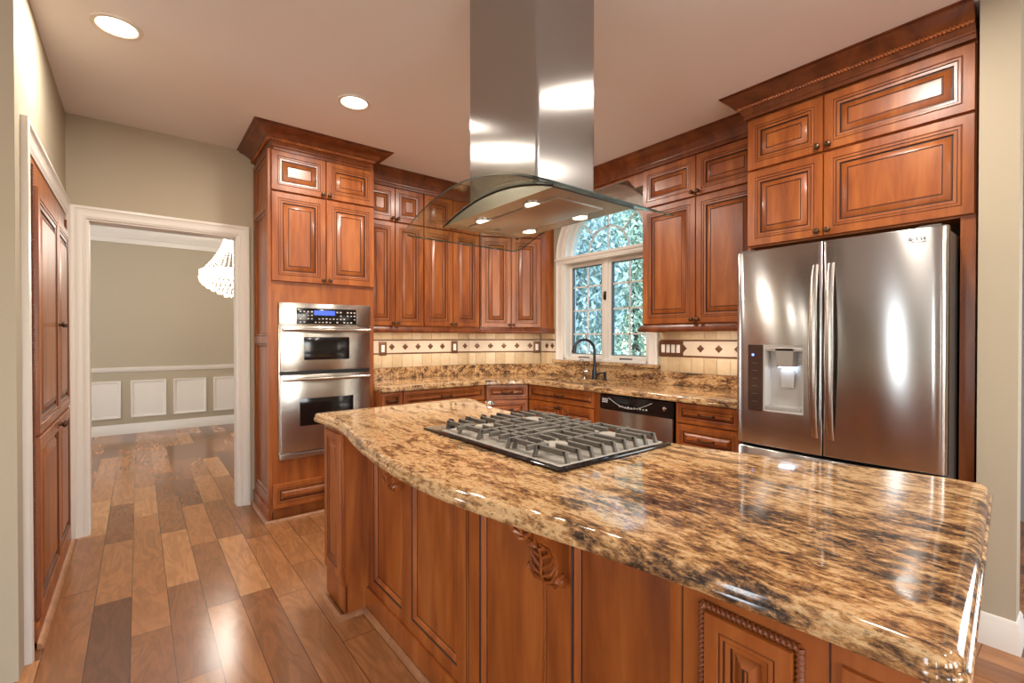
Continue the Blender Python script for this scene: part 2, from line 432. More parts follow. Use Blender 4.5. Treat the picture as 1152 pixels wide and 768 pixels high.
def add_drawer(parent, x0, x1, z0, z1, y=-0.02, pull=True, knob=False, pw=0.10):
    m = MB(); ring_panel(m, x0, x1, z0, z1, y, k=min(0.75, (z1 - z0) / 0.26))
    d = m.build('drawer', WG, parent)
    if knob: add_knob(d, (x0 + x1) / 2, y, (z0 + z1) / 2)
    elif pull: add_pull(d, (x0 + x1) / 2, y, (z0 + z1) / 2, pw)
    return d
def door_pair(parent, x0, x1, z0, z1, kz=None, y=-0.02, g=0.002):
    mid = (x0 + x1) / 2
    add_door(parent, x0 + g, mid - g, z0, z1, y, (mid - 0.024, kz) if kz else None)
    add_door(parent, mid + g, x1 - g, z0, z1, y, (mid + 0.024, kz) if kz else None)
def crown_prof(zt, out, h=0.14):
    a = [(0, -1), (0.10, -1), (0.10, -0.86), (0.16, -0.82), (0.16, -0.76), (0.22, -0.70), (0.30, -0.55), (0.45, -0.38), (0.66, -0.24), (0.84, -0.16), (0.90, -0.12), (0.90, -0.06), (1.0, -0.04), (1.0, 0), (0, 0)]
    return [(o * out, zt + z * h) for o, z in a]
def rail_prof(z0, z1, out=0.03):
    h = z1 - z0
    return [(0, z0), (out * 0.8, z0), (out, z0 + 0.2 * h), (out, z0 + 0.38 * h), (out * 0.7, z0 + 0.55 * h), (out * 0.5, z0 + 0.8 * h), (out * 0.3, z1), (0, z1)]
CZ = 2.745      # ceiling height
R90 = PI / 2
XW = 3.42       # window wall
YW = 4.15       # oven wall

# ------------------------------------------------------------------ the room
struct(ebox('floor', -3.7, 3.57, -3.7, 8.4, -0.1, 0.0, FLOOR))
struct(ebox('floor', 3.57, 5.1, -3.7, 1.2, -0.1, 0.0, FLOOR))
struct(ebox('ceiling', -3.7, 3.57, -3.7, 4.27, CZ, CZ + 0.1, CEIL))
struct(ebox('ceiling', 3.57, 5.1, -3.7, 1.2, CZ, CZ + 0.1, CEIL))
struct(ebox('ceiling', -2.0, 3.0, 4.27, 8.4, CZ + 0.02, CZ + 0.12, CEIL))
# oven wall with the doorway to the dining room
m = MB()
m.box(-0.50, -0.262, YW, YW + 0.12, 0, CZ); m.box(-0.262, 0.602, YW, YW + 0.12, 2.082, CZ); m.box(0.602, 3.60, YW, YW + 0.12, 0, CZ)
struct(m.build('wall_back', WALL))
m = MB()   # pantry wall with its recess, and the wall corner nearest the camera
m.box(-0.50, -0.36, 2.55, 2.76, 0, CZ); m.box(-0.50, -0.36, 2.76, YW, 2.075, CZ); m.box(-0.50, -0.36, 4.05, YW, 0, 2.075); m.box(-1.05, -0.98, 2.68, YW, 0, CZ)
struct(m.build('wall_left', WALL))
struct(ebox('wall_pantry_return', -3.7, -0.50, 2.55, 2.67, 0, CZ, WALL))
# window wall with arched opening
WC, WHW, SILL, SPR = 2.935, 0.51, 1.075, 2.12
arch = [(WC - WHW, SILL), (WC + WHW, SILL)] + [(WC + WHW * math.cos(a), SPR + WHW * math.sin(a)) for a in [PI * i / 28 for i in range(29)]]
m = MB(); m.holed([(0.335, 0), (YW + 0.12, 0), (YW + 0.12, CZ), (0.335, CZ)], [arch], XW, XW + 0.16, 0, 'x')
struct(m.build('wall_right', WALL))
m = MB(); m.prism([(2.72, YW), (3.42, 3.80), (3.42, YW)], 0, CZ); struct(m.build('wall_corner', WALL))
m = MB(); m.box(2.82, 2.95, 0.215, 0.335, 0, CZ); m.box(2.95, 3.60, 0.275, 0.335, 0, CZ); struct(m.build('wall_stub', WALL))
# breakfast room shell round the camera: walls with window openings
def wall_openings(name, a0, a1, ops, pos, th, axis, mat):
    m = MB(); xs = a0
    for (o0, o1, z0, z1) in ops:
        for (p, q, r, t) in ((xs, o0, 0, CZ), (o0, o1, 0, z0), (o0, o1, z1, CZ)):
            if axis == 'y': m.box(p, q, pos, pos + th, r, t)
            else: m.box(pos, pos + th, p, q, r, t)
        xs = o1
    if axis == 'y': m.box(xs, a1, pos, pos + th, 0, CZ)
    else: m.box(pos, pos + th, xs, a1, 0, CZ)
    return struct(m.build(name, mat))
wall_openings('wall_front', -3.7, 5.1, [(-2.6, -1.6, 0.6, 2.3), (-1.05, -0.05, 0.6, 2.3), (0.5, 1.5, 0.6, 2.3)], SOUTH_Y - 0.1, 0.1, 'y', WALL)
wall_openings('wall_west', -3.6, 2.55, [(-1.68, -1.32, 0.1, 2.4), (-0.08, 0.28, 0.1, 2.4), (0.95, 1.31, 0.1, 2.4)], WEST_X - 0.1, 0.1, 'x', WALL)
wall_openings('wall_east', -3.6, 1.2, [(-2.5, -0.9, 0.6, 2.3)], 4.9, 0.1, 'x', WALLG)
struct(ebox('wall_east_return', 3.58, 5.0, 1.1, 1.2, 0, CZ, WALLG))
def back_window(axis, pos, a0, a1, z0, z1):
    m = MB(); w = 0.05
    def b(p, q, r, t, d=0.0):
        if axis == 'y': m.box(p, q, pos - 0.10 + d, pos - 0.04 - d, r, t)
        else: m.box(pos - 0.10 + d, pos - 0.04 - d, p, q, r, t)
    am, zm = (a0 + a1) / 2, (z0 + z1) / 2
    b(a0, a0 + w, z0, z1); b(a1 - w, a1, z0, z1); b(a0 + w, a1 - w, z0, z0 + w); b(a0 + w, a1 - w, z1 - w, z1)
    b(am - 0.02, am + 0.02, z0 + w, z1 - w, 0.01); b(a0 + w, am - 0.02, zm - 0.02, zm + 0.02, 0.01); b(am + 0.02, a1 - w, zm - 0.02, zm + 0.02, 0.01)
    return m
wi = 2
for (o0, o1) in ((-2.6, -1.6), (-1.05, -0.05), (0.5, 1.5)):
    struct(back_window('y', SOUTH_Y, o0, o1, 0.6, 2.3).build('window_%d' % wi, WHITE)); wi += 1
for (o0, o1) in ((-1.68, -1.32), (-0.08, 0.28), (0.95, 1.31)):
    struct(back_window('x', WEST_X, o0, o1, 0.1, 2.4).build('window_%d' % wi, WHITE)); wi += 1
struct(back_window('x', 5.0, -2.5, -0.9, 0.6, 2.3).build('window_%d' % wi, WHITE))
# baseboards
BBP = [(0, 0), (0.016, 0), (0.016, 0.095), (0.011, 0.105), (0.011, 0.118), (0.005, 0.13), (0, 0.132)]
m = MB(); m.sweep([(2.82, 0.335), (2.82, 0.215), (2.95, 0.215)][::1], BBP); struct(m.build('baseboard_right', WHITE))
m = MB(); m.box(3.02, 3.12, 0.235, 0.275, 0, 0.40, 0, 0.004); m.box(3.01, 3.13, 0.228, 0.275, 0.38, 0.41, 0, 0.004); struct(m.build('trim_1', WHITE))

# doorway casing (door_1)
m = MB()
CASP = [(0, 0), (0.076, 0), (0.076, 0.022), (0.060, 0.026), (0.052, 0.019), (0.020, 0.015), (0.014, 0.018), (0.006, 0.013), (0, 0.012)]
def casing(m, x0, x1, ztop, y, sgn=-1, w=1.0):
    """U-shaped mitred casing round an opening x0..x1, top ztop, on plane y, proud towards sgn*y"""
    P = [(x0, 0), (x0, ztop), (x1, ztop), (x1, 0)]; D = [(-1, 0), (-1, 1), (1, 1), (1, 0)]
    R = [[(p[0] + d[0] * o * w, y + sgn * h, p[1] + d[1] * o * w) for o, h in CASP] for p, d in zip(P, D)]
    m.rings(R, True, True, True)
casing(m, -0.262, 0.602, 2.082, YW); casing(m, -0.262, 0.602, 2.082, YW + 0.12, 1)
m.box(-0.262, -0.250, YW, YW + 0.12, 0, 2.082); m.box(0.590, 0.602, YW, YW + 0.12, 0, 2.082); m.box(-0.250, 0.590, YW, YW + 0.12, 2.070, 2.082)
struct(m.build('door_1', WHITE))
# pantry casing
m = MB(); m.M = Matrix.Translation((-0.36, 0, 0)) @ Matrix.Rotation(R90, 4, 'Z')
P = [(2.76, 0), (2.76, 2.072), (4.055, 2.072), (4.055, 0)]; D = [(-1, 0), (-1, 1), (0.8, 1), (0.8, 0)]
m.rings([[(p[0] + d[0] * o * 1.4, -h, p[1] + d[1] * o * 1.4) for o, h in CASP] for p, d in zip(P, D)], True, True, True)
struct(m.build('trim_2', WHITE))

# dining room beyond the doorway
DY = 8.23
struct(ebox('wall_dining', -2.0, 3.0, DY, DY + 0.12, 0, CZ + 0.02, WALL))
struct(ebox('wall_dining_west', -2.1, -2.0, 4.27, DY + 0.12, 0, CZ + 0.02, WALL))
struct(ebox('wall_dining_east', 2.9, 3.0, 4.27, DY, 0, CZ + 0.02, WALL))
m = MB(); m.sweep([(-2.0, DY), (2.9, DY)], [(o, z) for o, z in BBP]); struct(m.build('baseboard_dining', WHITE))
m = MB(); m.sweep([(-2.0, DY), (2.9, DY)], [(0, 0.835), (0.012, 0.84), (0.02, 0.86), (0.03, 0.885), (0.03, 0.897), (0, 0.9)]); struct(m.build('trim_3', WHITE))
m = MB(); m.sweep([(-2.0, DY), (2.9, DY)], [(0, 2.575), (0.02, 2.575), (0.02, 2.60), (0.012, 2.602), (0.012, 2.64), (0.03, 2.645), (0.05, 2.68), (0.085, 2.72), (0.09, 2.76), (0, 2.76)]); struct(m.build('trim_4', WHITE))
xs = [(-0.60, -0.185), (-0.083, 0.307), (0.389, 0.783), (0.872, 1.27)]
for i, (a, b) in enumerate(xs):
    m = MB()
    R = []
    for ins, d in ((0, 0.001), (0, 0.014), (0.012, 0.016), (0.022, 0.010), (0.030, 0.009), (0.034, 0.002)):
        R.append([(a + ins, DY - d, 0.215 + ins), (b - ins, DY - d, 0.215 + ins), (b - ins, DY - d, 0.718 - ins), (a + ins, DY - d, 0.718 - ins)])
    m.rings(R, True, False, True); struct(m.build('trim_%d' % (5 + i), WHITE))
area_light('dining_fill_light', (-1.9, 6.4, 1.5), (0, -PI / 2, 0), 1.6, 1.6, 42, DAY)  # unseen lamp added to brighten the dining room; the west wall is windowless

# window_1 above the sink: casing, jamb, transom, sashes, fan light, glass
win = bpy.data.objects.new('window_1', None); COL.objects.link(win); win['kind'] = 'structure'; win.location = (XW, WC, 0)
m = MB()
def arch_path(r, n=28): return [(r * math.cos(PI * i / n), SPR + r * math.sin(PI * i / n)) for i in range(n + 1)]
# casing: follows jamb and arch (profile: radial offset, protrusion towards the room)
CW = [(0, 0), (0.100, 0), (0.100, 0.020), (0.085, 0.026), (0.078, 0.018), (0.03, 0.015), (0.022, 0.019), (0.0, 0.014)]
base = [(WHW, SILL)] + [(WHW * math.cos(PI * i / 32), SPR + WHW * math.sin(PI * i / 32)) for i in range(33)] + [(-WHW, SILL)]
nrm = [(1, 0)] + [(math.cos(PI * i / 32), math.sin(PI * i / 32)) for i in range(33)] + [(-1, 0)]
m.rings([[(-h, p[0] + n[0] * o, p[1] + n[1] * o) for o, h in CW] for p, n in zip(base, nrm)], True, True, True)
m.build('casing', WHITE, win)
m = MB()   # jamb lining
R = [[(0.0, p[0] * 0.999, p[1]), (0.155, p[0] * 0.999, p[1]), (0.155, p[0] - n[0] * 0.022, p[1] - n[1] * 0.022), (0.0, p[0] - n[0] * 0.022, p[1] - n[1] * 0.022)] for p, n in zip(base, nrm)]
m.rings(R, True, True, True); m.build('jamb', WHITE, win)
m = MB(); m.box(-0.022, 0.13, -0.60, 0.60, 2.045, 2.115, 0, 0.012); m.box(-0.034, 0.02, -0.615, 0.615, 2.085, 2.115, 0, 0.008); m.box(-0.026, 0.02, -0.605, 0.605, 2.060, 2.074, 0, 0.005)
m.build('transom', WHITE, win)
def sash(y0, y1, hinge):
    m = MB(); w = 0.036; z0, z1 = 1.10, 2.045
    for (a, b, c, d) in ((y0, y0 + w, z0, z1), (y1 - w, y1, z0, z1), (y0 + w - 0.003, y1 - w + 0.003, z0 + 0.0008, z0 + w), (y0 + w - 0.003, y1 - w + 0.003, z1 - w, z1 - 0.0008)): m.box(0.0605, 0.1045, a, b, c, d, 0, 0.004)
    o = m.build('sash', WHITE, win)
    g = MB()
    for (a, b, c, d) in ((y0 + w, y0 + w + 0.006, z0 + w, z1 - w), (y1 - w - 0.006, y1 - w, z0 + w, z1 - w), (y0 + w, y1 - w, z0 + w, z0 + w + 0.006), (y0 + w, y1 - w, z1 - w - 0.006, z1 - w)): g.box(0.064, 0.1, a, b, c, d)
    g.build('gasket', simple('grey_gasket', (92, 96, 100), 0.6), o)
    g = MB(); mid = y0 + (y1 - y0) * 0.5
    g.box(0.080, 0.090, mid - 0.008, mid + 0.008, z0 + w, z1 - w)
    for i in (1, 2, 3):
        zz = z0 + (z1 - z0) * i / 4; g.box(0.080, 0.090, y0 + w, y1 - w, zz - 0.007, zz + 0.007)
    g.build('muntin', WHITE, o)
    g = MB(); g.box(0.083, 0.087, y0 + w - 0.004, y1 - w + 0.004, z0 + w - 0.004, z1 - w + 0.004); g.build('pane', GLASS, o)
    g = MB(); g.box(0.050, 0.062, mid - 0.045, mid + 0.045, z0 - 0.010, z0 + 0.012, 0, 0.004)
    g.tube([(0.05, mid, z0), (0.03, mid + 0.01, z0 + 0.008), (0.018, mid + 0.05, z0 + 0.006)], 0.006, 6); g.lathe([(0.009, 0), (0.009, 0.014)], (0.018, mid + 0.055, z0), (0, 0, 1), 8)
    g.build('crank', BRONZE, o)
sash(0.022, WHW - 0.022, 1); sash(-WHW + 0.022, -0.022, -1)
m = MB(); m.box(0.045, 0.11, -0.026, 0.026, 1.085, 2.06, 0, 0.006); m.box(0.0, 0.155, -WHW, WHW, 1.075, 1.10, 0, 0.003); m.build('mullion', WHITE, win)
m = MB(); m.box(0.03, 0.047, -0.012, 0.012, 1.66, 1.74, 0, 0.004); m.tube([(0.035, 0, 1.73), (0.02, 0, 1.70), (0.022, 0, 1.66)], 0.006, 6); m.build('latch', BRONZE, win)
fan = MB(); ro, ri = WHW - 0.045, 0.243
def arc_bar(m, r0, r1, x0, x1, n=28, a0=0, a1=PI):
    R = [[(x0, r0 * math.cos(a), SPR + r0 * math.sin(a)), (x1, r0 * math.cos(a), SPR + r0 * math.sin(a)), (x1, r1 * math.cos(a), SPR + r1 * math.sin(a)), (x0, r1 * math.cos(a), SPR + r1 * math.sin(a))] for a in [a0 + (a1 - a0) * i / n for i in range(n + 1)]]
    m.rings(R, True, True, True)
arc_bar(fan, ro, WHW - 0.02, 0.06, 0.105); fan.box(0.06, 0.105, -WHW + 0.02, WHW - 0.02, 2.112, SPR + 0.012)
fo = fan.build('fan_light_frame', WHITE, win)
g = MB(); arc_bar(g, ri - 0.008, ri + 0.008, 0.08, 0.09)
for a, r0 in ((PI / 4, ri), (PI / 2, 0.0), (3 * PI / 4, ri)):
    d = Vector((0, math.cos(a), math.sin(a))); q = Vector((0, -d.z, d.y)) * 0.007; c0 = Vector((0, 0, SPR)) + d * r0; c1 = Vector((0, 0, SPR)) + d * (ro + 0.005)
    g.rings([[c + q * s + Vector((x, 0, 0)) for s, x in ((-1, 0.08), (1, 0.08), (1, 0.09), (-1, 0.09))] for c in (c0, c1)], True, True, True)
g.build('muntin', WHITE, fo)
g = MB(); g.prism([(-ro - 0.004, SPR)] + [((ro + 0.004) * math.cos(a), SPR + (ro + 0.004) * math.sin(a)) for a in [PI - PI * i / 32 for i in range(33)]] , 0.083, 0.087, 0, 'x'); g.build('pane', GLASS, fo)

# ------------------------------------------------------------------ island
isl = thing('island_cabinet', 'cherry wood kitchen island base with raised panels and carved corbels', 'kitchen island', (0.855, 2.18, 0), -R90)
# local: x runs towards the camera end, -y is the seating side
L0 = 2.18
m = MB(); m.box(0.02, 1.93, 0.02, 0.62, 0.02, 0.874); m.box(-0.27, 0.0, -0.105, 0.66, 0.02, 0.874); m.box(1.68, 2.03, -0.06, 0.40, 0.02, 0.874)
m.build('body', WOOD, isl)
PAN = [(0.0, 0.0, 1), (0.003, 0.004, 1), (0.006, 0.004, 0), (0.010, 0.0015, 0), (0.020, 0.007, 0), (0.023, 0.013, 1), (0.027, 0.014, 0), (0.030, 0.013, 0)]
m = MB()
ops = [(0.065, 0.365), (0.455, 0.80), (0.935, 1.255), (1.345, 1.662)]
zb, zt = 0.165, 0.862
frame(m, 0.0, 1.68, 0.02, 0.874, [(a, b, zb, zt) for a, b in ops])
for a, b in ops:
    R = [[(a + i, d, zb + i), (b - i, d, zb + i), (b - i, d, zt - i), (a + i, d, zt - i)] for i, d, q in PAN]
    m.rings(R, True, False, True, [q for i, d, q in PAN][:-1], capm=0)
for xx in (0.860, 0.872): m.box(xx, xx + 0.003, -0.0012, 0.005, 0.03, 0.87, 1)
m.build('back_panel', WG, isl)
m = MB(); m.box(0.0, 1.68, -0.012, 0.0, 0.02, 0.115, 0, 0.004); m.build('base_rail', WOOD, isl)
m = MB()
for pth in ([(0.0, -0.012), (1.68, -0.012), (1.68, -0.075), (2.04, -0.075)], [(-0.27, -0.13), (0.0, -0.13), (0.0, -0.012)]):
    m.sweep(pth, [(0, 0), (0.018, 0), (0.017, 0.008), (0.011, 0.015), (0.003, 0.019), (0, 0.02)])
m.build('shoe_moulding', SHOE, isl)
m = MB(); m.box(-0.27, 0.0, -0.12, -0.104, 0.15, 0.874, 0, 0.002); m.box(-0.262, -0.0, -0.112, -0.10, 0.02, 0.15)
ring_panel(m, -0.245, -0.02, 0.175, 0.85, -0.128, k=0.72, th=0.01); m.build('end_post', WG, isl)
m = MB(); m.box(1.68, 2.04, -0.08, -0.058, 0.02, 0.874)
ring_panel(m, 1.752, 1.894, 0.18, 0.828, -0.092, th=0.014, k=0.62); ring_panel(m, 1.955, 2.03, 0.18, 0.84, -0.088, th=0.01, k=0.40)
m.box(1.9385, 1.9405, -0.0815, -0.07, 0.02, 0.874, 1); m.box(1.705, 1.707, -0.0815, -0.07, 0.02, 0.874, 1)
m.build('end_panel', WG, isl)
m = MB(); a, b, c, d = 1.745, 1.901, 0.172, 0.836
for p, q in (((a, c), (a, d)), ((a, d), (b, d)), ((b, d), (b, c)), ((b, c), (a, c))): m.rope((p[0], -0.083, p[1]), (q[0], -0.083, q[1]), 0.0075, 0.0085)
m.build('rope_moulding', [CROWNW], isl)
def corbel(xc):
    m = MB(); w = 0.052
    prof = [(0.0, 0.0), (0.112, 0.0), (0.118, -0.02), (0.115, -0.045), (0.098, -0.07), (0.066, -0.092), (0.050, -0.115), (0.042, -0.14), (0.044, -0.165), (0.042, -0.185), (0.030, -0.202), (0.014, -0.206), (0.0, -0.195)]
    prof = [(d, z + 0.874) for d, z in prof]
    R = []
    for s, k in ((-w, 0.90), (-w + 0.006, 1.0), (w - 0.006, 1.0), (w, 0.90)):
        R.append([(xc + s, -max(0.001, d * k) , z) for d, z in prof])
    m.rings(R, True, True, True)
    front = prof[1:12]
    # volutes at both sides
    for s in (-1, 1):
        for (cd, cz, rr) in ((0.070, 0.826, 0.034), (0.026, 0.688, 0.017)):
            pts = [(xc + s * (w + 0.001), -(cd + rr * (1 - t / 14) * math.cos(t * 0.62)), cz + rr * (1 - t / 14) * math.sin(t * 0.62)) for t in range(13)]
            m.tube(pts, [0.0085 * (1 - 0.03 * i) for i in range(13)], 8); m.lathe([(0.014, -0.006), (0.014, 0.006), (0.009, 0.012), (0.001, 0.013)], (xc + s * w, -cd, cz), (s, 0, 0), 10)
    # carved acanthus: a middle rib and ribs fanning to both edges
    m.tube([(xc, -d - 0.003, z) for d, z in front], [0.006] * len(front), 6)
    for i in range(1, len(front)):
        d0, z0 = front[i]; d1, z1 = front[max(i - 1, 0)]; d2, z2 = front[max(i - 2, 0)]
        for s in (-1, 1):
            m.tube([(xc + s * 0.003, -d0 - 0.002, z0), (xc + s * 0.022, -d1 - 0.005, (z0 + z1) / 2), (xc + s * 0.038, -d1 - 0.003, z1 - 0.002), (xc + s * 0.048, -d2 * 0.98, z2 - 0.006)], [0.003, 0.006, 0.0055, 0.002], 6)
    return m.build('corbel', WOOD, isl)
corbel(L0 - 1.855); corbel(L0 - 0.895)

left = [(0.700, 2.47), (0.708, 2.36), (0.716, 2.26), (0.712, 2.16), (0.695, 2.03), (0.658, 1.83), (0.631, 1.63), (0.614, 1.45), (0.607, 1.28), (0.614, 1.10), (0.636, 0.94), (0.664, 0.79), (0.698, 0.62), (0.723, 0.47), (0.741, 0.33), (0.752, 0.22), (0.756, 0.135)]
right = [(1.765, 0.215), (1.757, 0.30), (1.70, 0.50), (1.605, 0.74), (1.555, 0.95), (1.545, 1.2), (1.545, 1.9), (1.562, 2.1), (1.615, 2.3), (1.655, 2.42), (1.660, 2.50)]
def arc_corner(c, r, a0, a1, n=6): return [(c[0] + r * math.cos(a0 + (a1 - a0) * i / n), c[1] + r * math.sin(a0 + (a1 - a0) * i / n)) for i in range(n + 1)]
top = catmull(left, 5)[:-1] + arc_corner((0.792, 0.132), 0.036, PI, 1.54 * PI) + arc_corner((1.727, 0.212), 0.038, 1.53 * PI, 2 * PI) + catmull(right, 5)[1:-1] + arc_corner((1.632, 2.525), 0.028, 0, 0.5 * PI) + arc_corner((0.725, 2.50), 0.025, 0.5 * PI, PI)
def slab(outline, z0, z1, holes=(), mat=None, name='countertop', parent=None, lip=0.018, clip=None):
    """stone slab with a moulded edge; outline anticlockwise"""
    P = [Vector((p[0], p[1])) for p in outline]; n = len(P); N = []
    for i in range(n):
        d1 = (P[i] - P[i - 1]).normalized(); d2 = (P[(i + 1) % n] - P[i]).normalized()
        q = Vector((-d1.y, d1.x)) + Vector((-d2.y, d2.x)); q1 = Vector((-d1.y, d1.x))
        N.append(q / max(0.5, q.dot(q1)))
    h = z1 - z0
    E_ = [(0.30, 0.0), (0.10, 0.02), (0.0, 0.14), (0.0, 0.36), (0.10, 0.46), (0.16, 0.48), (0.18, 0.62), (0.28, 0.80), (0.45, 0.92), (0.70, 0.985), (1.0, 1.0)]
    R = [[(P[i].x + N[i].x * o * lip * 1.3, P[i].y + N[i].y * o * lip * 1.3, z0 + f * h) for i in range(n)] for o, f in E_]
    m = MB(); m.rings(R)
    for zz, ring in ((z1, R[-1]), (z0, R[0])):
        loops = [[(p[0], p[1]) for p in ring]] + [list(q) for q in holes]
        tri = tessellate_polygon([[Vector((p[0], p[1], 0)) for p in l] for l in loops])
        m.add([(p[0], p[1], zz) for l in loops for p in l], [tuple(t) for t in tri])
    for q in holes:
        k = len(q); m.rings([[(p[0], p[1], z1) for p in q], [(p[0], p[1], z0) for p in q]])
    return m.build(name, mat, parent, smooth=40)
top_ccw = top
o = slab(top_ccw, 0.874, 0.915, mat=GRAN, name='island_countertop', lip=0.022)
tag(o, 'large polished gold and black granite island top with bowed edges', 'countertop')

# small chrome fitting on the far side of the island top
t = thing('pop_up_outlet', 'small shiny chrome pop-up fitting at the far edge of the island top', 'outlet', (1.60, 2.22, 0.915), 0.5)
m = MB(); m.lathe([(0.034, 0), (0.034, 0.004), (0.030, 0.006)], n=20); m.build('flange', CHROME, t)
m = MB(); m.lathe([(0.027, 0.005), (0.027, 0.016), (0.022, 0.019), (0.001, 0.019)], n=20); m.build('cap', CHROME, t)

# ------------------------------------------------------------------ cooktop (local x along the long side, -y the seating side)
CX0, CX1, CY0, CY1 = 0.935, 1.49, 0.957, 1.775
ck = thing('gas_cooktop', 'black gas cooktop with grey cast iron grates set in the island top', 'cooktop', ((CX0 + CX1) / 2, (CY0 + CY1) / 2, 0.915))
hx, hy = (CX1 - CX0) / 2, (CY1 - CY0) / 2
m = MB(); m.box(-hx, hx, -hy, hy, 0.0005, 0.010, 0, 0.004); m.build('glass_base', BLKGLASS, ck)
PANM = simple('grey_enamel_pan', (176, 168, 156), 0.35, 0.4)
m = MB(); R = []
for ins, z in ((0.022, 0.0101), (0.024, 0.013), (0.030, 0.013), (0.036, 0.0108)):
    R.append([(-hx + ins, -hy + ins, z), (hx - ins, -hy + ins, z), (hx - ins, hy - 0.115 - ins + 0.022, z), (-hx + ins, hy - 0.115 - ins + 0.022, z)])
m.rings(R, True, False, True); m.build('spill_pan', PANM, ck)
BUR = [(-0.13, -0.24, 0.045), (0.13, -0.24, 0.036), (0.0, -0.03, 0.055), (-0.13, 0.17, 0.036), (0.13, 0.17, 0.045)]
CAPM = simple('grey_burner_cap', (150, 140, 126), 0.5)
for bx, by, r in BUR:
    m = MB(); m.lathe([(r * 1.25, 0.0115), (r * 1.2, 0.016), (r * 0.95, 0.018), (r * 0.95, 0.027)], (bx, by, 0), n=24)
    for k in range(20):
        a = 2 * PI * k / 20; m.box(0, 0, 0, 0, 0, 0) if False else m.tube([(bx + r * 0.9 * math.cos(a), by + r * 0.9 * math.sin(a), 0.022), (bx + r * 1.06 * math.cos(a), by + r * 1.06 * math.sin(a), 0.022)], 0.003, 4)
    b = m.build('burner', PANM, ck)
    m = MB(); m.lathe([(r * 1.0, 0.028), (r * 1.02, 0.032), (r * 0.9, 0.036), (0.002, 0.037)], (bx, by, 0), n=24); m.build('burner_cap', CAPM, b)
def bar(m, a, b, w=0.010, z0=0.030, z1=0.047):
    a = Vector(a); b = Vector(b); d = (b - a).normalized(); q = Vector((-d.y, d.x)) * w / 2
    R = []
    for c in (a, b):
        R.append([(c.x - q.x, c.y - q.y, z0), (c.x + q.x, c.y + q.y, z0), (c.x + q.x, c.y + q.y, z1 - 0.002), (c.x + q.x * 0.6, c.y + q.y * 0.6, z1), (c.x - q.x * 0.6, c.y - q.y * 0.6, z1), (c.x - q.x, c.y - q.y, z1 - 0.002)])
    m.rings(R, True, True, True)
def foot(m, x, y, dx, dy):
    p = Vector((x, y)); d = Vector((dx, dy)); q = Vector((-dy, dx)) * 0.005
    R = []
    for c, z, ww in ((p, 0.0465, 1), (p + d * 0.004, 0.032, 1), (p + d * 0.012, 0.0115, 1.2)):
        R.append([(c.x - q.x * ww - d.x * 0.008, c.y - q.y * ww - d.y * 0.008, z), (c.x + q.x * ww - d.x * 0.008, c.y + q.y * ww - d.y * 0.008, z), (c.x + q.x * ww + d.x * 0.004, c.y + q.y * ww + d.y * 0.004, z), (c.x - q.x * ww + d.x * 0.004, c.y - q.y * ww + d.y * 0.004, z)])
    m.rings(R, True, True, True)
xa, xb = -hx + 0.050, hx - 0.040
for (ya, yb, kind) in ((-hy + 0.040, -0.135, 'two'), (-0.125, 0.070, 'one'), (0.080, hy - 0.105, 'two')):
    m = MB(); ym = (ya + yb) / 2
    if kind == 'two':
        cs = [(bx, by, r) for bx, by, r in BUR if ya < by < yb]
        for i in range(9):     # fingers running along the cooktop, open round each burner
            x = xa + 0.012 + (xb - xa - 0.024) * i / 8
            near = min(abs(x - c[0]) for c in cs); by = cs[0][1]
            gap = 0.052 if near < 0.022 else (0.034 if near < 0.05 else 0.0)
            if gap:
                bar(m, (x, ya), (x, by - gap)); bar(m, (x, by + gap), (x, yb))
            else: bar(m, (x, ya), (x, yb))
            foot(m, x, ya, 0, -1) if ya < 0 else foot(m, x, ya, 0, -1) if i % 4 == 0 else None
            foot(m, x, yb, 0, 1) if ya > 0 else foot(m, x, yb, 0, 1) if i % 4 == 0 else None
        for bx, by, r in cs:
            for sx in (-1, 1): bar(m, (bx + sx * 0.05, by), (bx + sx * 0.128, by), 0.010)
        foot(m, xa + 0.002, ym, -1, 0); foot(m, xb - 0.002, ym, 1, 0)
        bar(m, (xa, ym), (xa + 0.05, ym)); bar(m, (xb - 0.05, ym), (xb, ym))
    else:
        for i in range(4): bar(m, (xa, ya + 0.010 + (yb - ya - 0.02) * i / 3), (xb, ya + 0.010 + (yb - ya - 0.02) * i / 3))
        for x in (xa + 0.05, -0.14, -0.07, 0.07, 0.14, xb - 0.05): bar(m, (x, ya), (x, yb))
        for x in (xa, xb):
            for y in (ya + 0.010, yb - 0.010): foot(m, x, y, -1 if x < 0 else 1, 0)
    m.build('grate', IRON, ck)
for i in range(5):
    x = -0.17 + 0.085 * i
    m = MB(); m.lathe([(0.017, 0.0101), (0.017, 0.014), (0.014, 0.016), (0.013, 0.034), (0.011, 0.036), (0.001, 0.036)], (x, hy - 0.048, 0), n=16); m.box(x - 0.003, x + 0.003, hy - 0.062, hy - 0.034, 0.033, 0.040, 0, 0.001)
    m.build('control_knob', BLKPL, ck)

